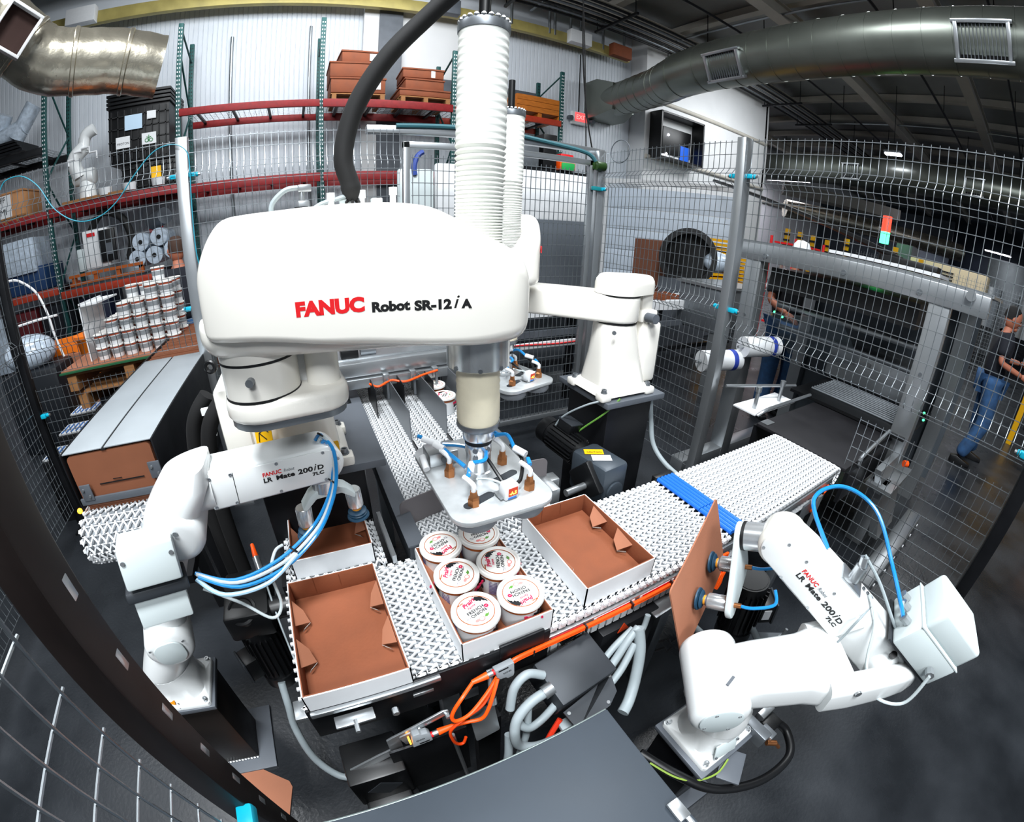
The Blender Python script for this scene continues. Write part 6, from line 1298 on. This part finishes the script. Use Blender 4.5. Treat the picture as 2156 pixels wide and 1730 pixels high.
obj('side_rail', MB().box((3.0, 3.30, .93), (4.0, .03, .1)), m_wht, oc); obj('side_rail', MB().box((3.0, 3.75, .93), (4.0, .03, .1)), m_wht, oc)
obj('bed', MB().box((3.0, 3.52, .9), (4.0, .42, .02)), m_ssd, oc)
for x in (1.3, 2.4, 3.6, 4.8): obj('leg', MB().box((x, 3.35, .45), (.06, .06, .9)), m_dark, oc)
obj('lower_rail', MB().box((3.0, 3.3, .72), (4.0, .03, .06)), m_grey, oc); obj('lower_rail', MB().box((3.0, 3.3, .42), (4.0, .04, .05)), m_dark, oc)
obj('red_lead', MB().tube(spline([(1.3, 3.27, .6), (1.7, 3.26, .64), (2.2, 3.26, .62), (2.6, 3.27, .63)], 6), .008, 6), m_redt, oc)
obj('white_box_rail', MB().box((2.0, 3.28, .62), (1.5, .03, .05)), m_wht, oc)
for i, x in enumerate((1.35, 1.75, 2.15, 2.95, 3.4, 3.85)): divided('divided brown carton on the white conveyor, '+('first', 'second', 'third', 'fourth', 'fifth', 'sixth')[i]+' from the big robot', (x, 3.52, .915), .36, .36, 0, 3)
# yellow folded boards, round dark fan, red cart and white ring near the far wall
t = thing('board_stack', 'stack of bright yellow boards leaning on the far wall', 'boards', (6.7, 5.6, 0))
for i in range(14): obj('yellow_board', MB().box((6.9+.01*random.uniform(-1, 1), 5.2, .75+i*.075), (1.3, .9, .045), rz=random.uniform(-.05, .05)), m_yelp, t)
obj('stand', MB().box((6.9, 5.2, .36), (1.2, .9, .7)), m_grey, t)
t = thing('brown_carton', 'plain brown carton in front of the yellow boards', 'carton', (5.3, 4.9, 0)); obj('carton_body', MB().box((5.35, 4.95, .8), (.8, .7, 1.6)), mat('dull brown carton', '#6b4230', .8), t)
t = thing('round_fan', 'round dark drum with wrapped sacks before the brown carton', 'drum', (5.0, 4.3, 0)); F = frame((5.0, 4.2, 1.42), (-.8, -.6, .0)); obj('drum_ring', MB(F).lathe([(.34, -.1), (.42, -.1), (.42, .1), (.34, .1), (.34, -.1)], n=32), m_blk, t); obj('stand', MB().box((5.05, 4.25, .55), (.6, .5, 1.1)), m_grey, t)
obj('wrapped_sack', MB().sphere((5.35, 3.95, 1.4), .2, 12, (1, 1, .8)), m_film, t)
t = thing('steel_tank', 'open stainless tank with a rail by the second robot', 'tank', (4.3, 3.2, 0)); obj('tank_body', MB().box((4.4, 3.1, .95), (.9, .6, .5)), m_ssd, t, bevel=.03); obj('tank_rim', MB().box((4.4, 3.1, 1.21), (.95, .65, .03)), m_ss, t); obj('leg', MB().box((4.0, 2.85, .6), (.06, .06, 1.2)), m_ss, t); obj('leg', MB().box((4.8, 2.85, .4), (.06, .06, .8)), m_ss, t)
t = thing('hose_ring', 'white coiled hose ring hanging right of the yellow boards', 'hose', (7.6, 4.6, 1.0)); obj('ring', MB(frame((7.4, 4.35, 1.35), (-.85, -.5, 0))).tube([(.3*cos(a), .36*sin(a), 0) for a in [i*pi/16 for i in range(32)]], .045, 10, closed=True), m_wht, t); obj('stand', MB().box((7.45, 4.37, .5), (.06, .06, 1.0)), m_wht, t)
t = thing('red_cart', 'red framed cart with small boxes near the far wall', 'cart', (7.2, 3.6, 0)); rd = MB()
for x, y in ((6.9, 3.55), (6.9, 4.0), (7.5, 3.3), (7.5, 3.75)): obj('cart_post', MB().cyl((x, y, .2), (x, y, 1.95), .025, 8), m_redt, t)
for z in (.5, 1.1, 1.6, 1.85): obj('cart_shelf', MB().box((7.2, 3.65, z), (.7, .55, .03)), m_redt, t)
for x, y, z in ((7.0, 3.7, 1.7), (7.25, 3.6, 1.72), (7.1, 3.6, 1.22)): obj('small_box', MB().box((x, y, z), (.2, .2, .16)), m_wht if z > 1.5 else m_card, t)
t = thing('dock_door', 'white sectional dock door beside the wall corner', 'door', (8.2, 7.4, 0))
DM = Matrix.Translation((8.15, 7.55, 0)) @ Matrix.Rotation(R(-58), 4, 'Z')
for i in range(5): obj('door_section', MB(DM).box((0, 0, .45+.52*i), (3.2, .05, .505)), mat('pale blue door', '#cfdbe8', .5), t, bevel=.008)
obj('door_frame', MB(DM).box((-1.68, 0, 1.45), (.12, .12, 2.9)).box((1.68, 0, 1.45), (.12, .12, 2.9)).box((0, 0, 2.95), (3.5, .12, .12)), m_wht, t)
for i, (x, c) in enumerate((((7.35), m_yelp), (7.47, m_redt), (7.42, mat('deep blue', '#1d2d8a', .5)))): single('coloured_post', MB().box((x-.6+.05*i, 7.0-.1*i, .75 if i < 2 else .6), (.09, .06, 1.5 if i < 2 else .5)), c, ('thin yellow', 'thin red', 'short blue')[i]+' post beside the gate pole', 'post')

# ---------------------------------------------------------------- left of the cell: tub pallet, bins, sacks
tp_ = pallet((-1.38, 3.72, .82), 'green edged pallet carrying the stack of white tubs', 1.1, .9)
obj('green_sheet', MB().box((-1.38, 3.72, .965), (1.15, .95, .012)), mat('green slip sheet', '#1d5a38', .6), tp_)
obj('board_sheet', MB().box((-1.40, 3.72, .976), (1.1, .9, .008)), m_kraftp, tp_)
pallet((-1.38, 3.74, .66), 'empty wooden pallet under the tub pallet', 1.05, .85)
single('lift_table', MB().box((-1.38, 3.85, .33), (.9, .6, .64)), m_blk, 'black lift table under the pallets', 'table')
OW = ('first', 'second', 'third', 'fourth', 'fifth', 'sixth', 'seventh')
h = (2, 3, 4, 4, 5, 5); first = None; simple = None
for i in range(6):
    for j in range(3):
        for k in range(h[i]+(1 if j == 2 and 1 < i < 5 else 0)):
            if j == 1 and k < h[i]-1: continue
            x, y, z = -1.615+i*.119, 3.42+j*.121, .981+k*.098
            if first is None:
                first = thing('dip_tub', 'white dip tub stacked on the pallet beyond the wire fence', 'tub', (x, y, z), 'dip tubs on the pallet')
                T = Matrix.Translation((x, y, z))
                obj('cup', MB(T).lathe([(.001, 0), (.047, 0), (.053, .083), (.055, .088)], n=18), m_wht, first)
                obj('label_band', MB(T).lathe([(.0505, .03), (.0525, .062)], n=18), m_gryt, first); obj('brown_band', MB(T).lathe([(.0527, .07), (.054, .083)], n=18), mat('tub brown band', '#a2462a', .5), first)
                obj('lid', MB(T).lathe([(.058, .084), (.058, .094), (.05, .096), (.001, .095)], n=20), MATS['white lid plastic'], first)
            else: first_or = dup(first, (x, y, z), random.uniform(0, 6))
            (first if simple is None else first_or)['label'] = 'white dip tub on the pallet, %s column from its board, %s row, %s layer up' % (OW[i], ('front', 'middle', 'back')[j], OW[k]); simple = 1
single('white_board', MB().box((-1.735, 3.62, 1.20), (.012, .42, .44)).box((-1.66, 3.62, 1.40), (.16, .42, .012)), m_wht, 'white board sheet standing at the end of the tub stack', 'board')
for i, (x, y) in enumerate(((-1.98, 2.98), (-2.05, 3.42), (-2.15, 3.86))):
    t = thing('storage_bin', ('nearest', 'middle', 'farthest')[i]+' of three dark bins with blue and white tops by the left fence pole', 'bin', (x, y, .2), 'dark bins with printed tops')
    obj('bin_body', MB().box((x, y, .33), (.30, .24, .30)), m_blk, t, bevel=.01); q = obj('bin_top', MB().box((x, y, .487), (.27, .2, .012)), m_wht, t)
    for k in range(6): obj('printed_stripe', MB().box((x-.11+.045*k, y, .494), (.02, .17, .002)), mat('print blue', '#3a6fb5', .5), q)
    obj('bin_stand', MB().box((x, y, .09), (.32, .26, .18)), m_dark, t)
t = thing('waste_bin', 'dark bin overflowing with clear film beside the pallet', 'bin', (-3.0, 4.6, 0)); obj('bin_body', MB().box((-2.9, 4.5, .42), (.7, .6, .84)), mat('black bin', '#0d1218', .5), t, bevel=.04); obj('film_wad', MB().sphere((-2.95, 4.45, .98), .26, 14, (1.2, .9, .7)), m_film, t)
t = thing('strap_hoop', 'white plastic strap curving up beside the dark bin', 'strap', (-3.0, 4.2, .5)); obj('strap', MB().tube(spline([(-2.84,4.2,1.706), (-2.723,4.2,1.681), (-2.563,4.2,1.548), (-2.483,4.2,1.335), (-2.46,4.2,1.13), (-2.417,4.2,0.917)], 8), .012, 6), m_wht, t); obj('strap', MB().tube(spline([(-2.891,4.2,1.283), (-2.63,4.2,1.297), (-2.385,4.2,1.302)], 6), .012, 6), m_wht, t)
t = thing('orange_drum', 'orange plastic tub on the floor left of the stacked tubs', 'tub', (-2.4, 4.6, .6)); obj('drum_body', MB(Matrix.Translation((-2.15, 4.45, .62))).lathe([(0, 0), (.16, 0), (.2, .38), (.22, .4), (.22, .43), (0, .43)], n=24), mat('orange plastic', '#e0700e', .5), t)
t = thing('orange_cloth', 'orange and brown sheets hanging by the green rack frame', 'sheets', (-2.7, 4.7, .4)); obj('sheet', MB().box((-2.65, 4.75, .75), (.4, .05, .5), rz=.2), MATS['orange plastic'], t); obj('brown_sheet', MB().box((-2.5, 4.6, .5), (.35, .04, .7), rz=-.2), m_kraftp, t)
t = thing('under_shelf_load', 'dark blue wrapped loads under the orange rack shelf', 'load', (-4, 8.8, 0))
for x, c in ((-6.3, m_film), (-5.6, mat('maroon sheet', '#5a1018', .6)), (-4.9, m_navy), (-4.0, mat('navy drum', '#141d3a', .5)), (-3.0, mat('navy drum', '#141d3a', .5)), (-2.4, m_greyd)): obj('load_block', MB().box((x, 8.9, .55), (.62, .8, 1.05)), c, t, bevel=.03)
single('grey_tote', MB().box((-.62, 4.05, 1.02), (.42, .35, .02)).box((-.62, 3.88, 1.1), (.42, .015, .18)).box((-.42, 4.05, 1.1), (.015, .35, .18)).box((-.82, 4.05, 1.1), (.015, .35, .18)).box((-.62, 4.22, 1.1), (.42, .015, .18)).box((-.62, 4.05, .5), (.35, .3, 1.02)), m_boxg, 'light grey plastic tote at the end of the carton row', 'tote')

# ---------------------------------------------------------------- people
def skin_mesh(verts, edges, radii, sub=2):
    me = bpy.data.meshes.new('s'); me.from_pydata([Vector(v) for v in verts], edges, []); o = bpy.data.objects.new('s', me); COL.objects.link(o)
    md = o.modifiers.new('s', 'SKIN'); sl = me.skin_vertices[0].data
    for i, r in enumerate(radii): sl[i].radius = r if isinstance(r, tuple) else (r, r)
    sl[0].use_root = True; md.use_smooth_shade = True
    o.modifiers.new('u', 'SUBSURF').levels = sub
    dg = bpy.context.evaluated_depsgraph_get(); ev = o.evaluated_get(dg); m2 = bpy.data.meshes.new_from_object(ev); b = MB(); b.add([v.co.copy() for v in m2.vertices], [list(p.vertices) for p in m2.polygons])
    bpy.data.objects.remove(o); bpy.data.meshes.remove(me); bpy.data.meshes.remove(m2); return b
def person(label, loc, rz, shirt, legs, hands, hair, cap=None, tilt=0, height=1.75):
    t = thing('person', label, 'person', loc); s = height/1.75; M = Matrix.Translation(loc) @ Matrix.Rotation(rz, 4, 'Z') @ Matrix.Scale(s, 4)
    # faces +y, x is its right hand side
    J = {'pel': (0, 0, .95), 'spine': (0, -.01, 1.15), 'chest': (0, 0, 1.33), 'neck': (0, .0, 1.48), 'head': (0, .03, 1.56), 'shr': (.19, 0, 1.42), 'shl': (-.19, 0, 1.42),
         'elr': hands[0][0], 'war': hands[0][1], 'ell': hands[1][0], 'wal': hands[1][1], 'hpr': (.1, 0, .92), 'hpl': (-.1, 0, .92), 'knr': legs[0][0], 'anr': legs[0][1], 'knl': legs[1][0], 'anl': legs[1][1]}
    Rr = {'pel': (.15, .11), 'spine': (.14, .105), 'chest': (.16, .115), 'neck': .06, 'head': .06, 'shr': .065, 'shl': .065, 'elr': .045, 'ell': .045, 'war': .03, 'wal': .03, 'hpr': .095, 'hpl': .095, 'knr': .06, 'knl': .06, 'anr': .045, 'anl': .045}
    ks = list(J); ix = {k: i for i, k in enumerate(ks)}; E = [('pel', 'spine'), ('spine', 'chest'), ('chest', 'neck'), ('neck', 'head'), ('chest', 'shr'), ('chest', 'shl'), ('shr', 'elr'), ('elr', 'war'), ('shl', 'ell'), ('ell', 'wal'), ('pel', 'hpr'), ('pel', 'hpl'), ('hpr', 'knr'), ('knr', 'anr'), ('hpl', 'knl'), ('knl', 'anl')]
    def sk(keys, mul, sub=2):
        kk = [k for k in ks if k in keys]; ii = {k: i for i, k in enumerate(kk)}
        r = [tuple(a*mul.get(k, 1) for a in (Rr[k] if isinstance(Rr[k], tuple) else (Rr[k],)*2)) for k in kk]
        b = skin_mesh([J[k] for k in kk], [(ii[a], ii[c]) for a, c in E if a in ii and c in ii], r, sub); b.v = [M @ v for v in b.v]; return b
    body = sk(set(ks), {k: (.8 if k in ('pel', 'spine', 'chest', 'hpr', 'hpl', 'shr', 'shl') else .9) for k in ks})
    # head with face, on the same mesh
    H = MB(M @ Matrix.Translation((0, .035, 1.63)) @ Matrix.Rotation(tilt, 4, 'X')); H.sphere((0, 0, 0), .1, 18, (.78, .95, 1.18)); H.sphere((0, .095, -.012), .018, 8, (.7, 1, 1.2)); H.sphere((0, .07, -.085), .032, 8, (1, .9, .8))
    for sx in (-1, 1): H.sphere((sx*.078, -.005, -.01), .024, 8, (.4, .8, 1.2))
    for i in range(len(H.v)): body.v.append(H.v[i])
    o_ = len(body.v)-len(H.v); body.f += [[i+o_ for i in f] for f in H.f]; body.mi += H.mi
    for hx in ('war', 'wal'):
        e = Vector(J['elr' if hx == 'war' else 'ell']); w_ = Vector(J[hx]); d = (w_-e).normalized(); hb = MB(M); sd = d.cross(Z3) if abs(d.z) < .9 else X3; sd.normalize()
        hb.tube([w_, w_+d*.05, w_+d*.09], [.026, .036, .030], 8)
        for q in range(4): hb.tube([w_+d*.085+sd*(-.024+.016*q), w_+d*(.125-.006*abs(q-1.5))+sd*(-.026+.017*q), w_+d*(.155-.008*abs(q-1.5))+sd*(-.026+.017*q)-Z3*.015], [.010, .009, .007], 6)
        hb.tube([w_+d*.03+sd*.026, w_+d*.06+sd*.05, w_+d*.09+sd*.055], [.011, .010, .008], 6)
        o_ = len(body.v); body.v += hb.v; body.f += [[i+o_ for i in f] for f in hb.f]; body.mi += hb.mi
    b = obj('body', body, m_skin, t, ang=80)
    Em = MB(M @ Matrix.Translation((0, .035, 1.63)) @ Matrix.Rotation(tilt, 4, 'X'))
    for sx in (-1, 1): Em.sphere((sx*.032, .082, .012), .011, 8)
    obj_split('eyes', Em, m_blkt, b); obj('mouth', MB(M @ Matrix.Translation((0, .035, 1.63)) @ Matrix.Rotation(tilt, 4, 'X')).box((0, .090, -.055), (.045, .012, .007)), mat('lip', '#7a3a34', .5), b)
    hm = MB(M @ Matrix.Translation((0, .028, 1.642)) @ Matrix.Rotation(tilt, 4, 'X')); hm.lathe([(.001, .118), (.045, .112), (.075, .085), (.09, .03), (.086, -.03)], Matrix.Diagonal((.88, 1.05, 1, 1)) @ Matrix.Translation((0, -.012, 0)), 18); obj('hair', hm, hair, t)
    if cap is not None:
        cm = MB(M @ Matrix.Translation((0, .028, 1.66)) @ Matrix.Rotation(tilt, 4, 'X')); cm.lathe([(.001, .118), (.06, .105), (.09, .06), (.098, 0)], Matrix.Diagonal((.9, 1.06, 1, 1)), 18); cm.box((0, .13, .002), (.13, .11, .012)); obj('cap', cm, cap, t)
    Rr2 = dict(Rr)
    sh_keys = {'pel', 'spine', 'chest', 'shr', 'shl', 'neck'}
    mids = {}
    J['elr'], J['ell'] = tuple(Vector(J['shr']).lerp(Vector(J['elr']), .8)), tuple(Vector(J['shl']).lerp(Vector(J['ell']), .8)); J['neck'] = (0, 0, 1.445); Rr['elr'] = Rr['ell'] = .062
    obj('shirt', sk(sh_keys | {'elr', 'ell'}, {'pel': 1.3, 'spine': 1.35, 'chest': 1.3, 'shr': 1.4, 'shl': 1.4, 'neck': 1.0, 'elr': 1.15, 'ell': 1.15}), shirt, t, ang=80)
    J['pel'] = (0, 0, .97)
    obj('jeans', sk({'pel', 'hpr', 'hpl', 'knr', 'knl', 'anr', 'anl'}, {'pel': 1.12, 'hpr': 1.25, 'hpl': 1.25, 'knr': 1.5, 'knl': 1.5, 'anr': 1.8, 'anl': 1.8}), m_jean, t, ang=80)
    for k in ('anr', 'anl'):
        x, y, z = J[k]; obj('shoe', MB(M).loft([[(x+a*w_, y+yy, zz) for a, zz in ((-1, 0), (1, 0), (.9, h_), (-.9, h_))] for yy, w_, h_ in ((-.09, .035, .07), (-.02, .042, .09), (.08, .048, .06), (.16, .04, .04))]), m_blk, t, bevel=.008)
    return t
person('man in a dark navy shirt and blue jeans standing beyond the right fence', (5.72, .12, 0), R(180+12), m_navy, (((.13, .06, .5), (.17, -.08, .08)), ((-.14, .02, .5), (-.20, .10, .08))), (((.27, -.02, 1.18), (.24, .25, 1.12)), ((-.27, .06, 1.18), (-.2, .30, 1.2))), mat('dark hair', '#0d0b0b', .8), tilt=-.25)
p_ = person('man in a white cap and dark shirt behind the stainless machine', (4.2, 2.10, 0), R(150), mat('dark olive cotton', '#23262b', .85), (((.1, .02, .5), (.1, 0, .08)), ((-.12, .05, .5), (-.13, -.02, .08))), (((.26, .05, 1.18), (.2, .28, 1.1)), ((-.26, .05, 1.18), (-.2, .28, 1.1))), mat('grey hair', '#5a5552', .8), cap=m_wht, tilt=-.2, height=1.82)
p_ = person('man in a navy shirt half hidden by the fence pole, reaching to stacked tubs', (-1.17, 4.45, 0), R(25), m_navy, (((.1, .02, .5), (.1, 0, .08)), ((-.1, .02, .5), (-.1, 0, .08))), (((.27, .05, 1.18), (.22, .2, 1.05)), ((-.30, .0, 1.2), (-.38, .2, 1.15))), mat('brown hair', '#3a261c', .8), height=1.78)
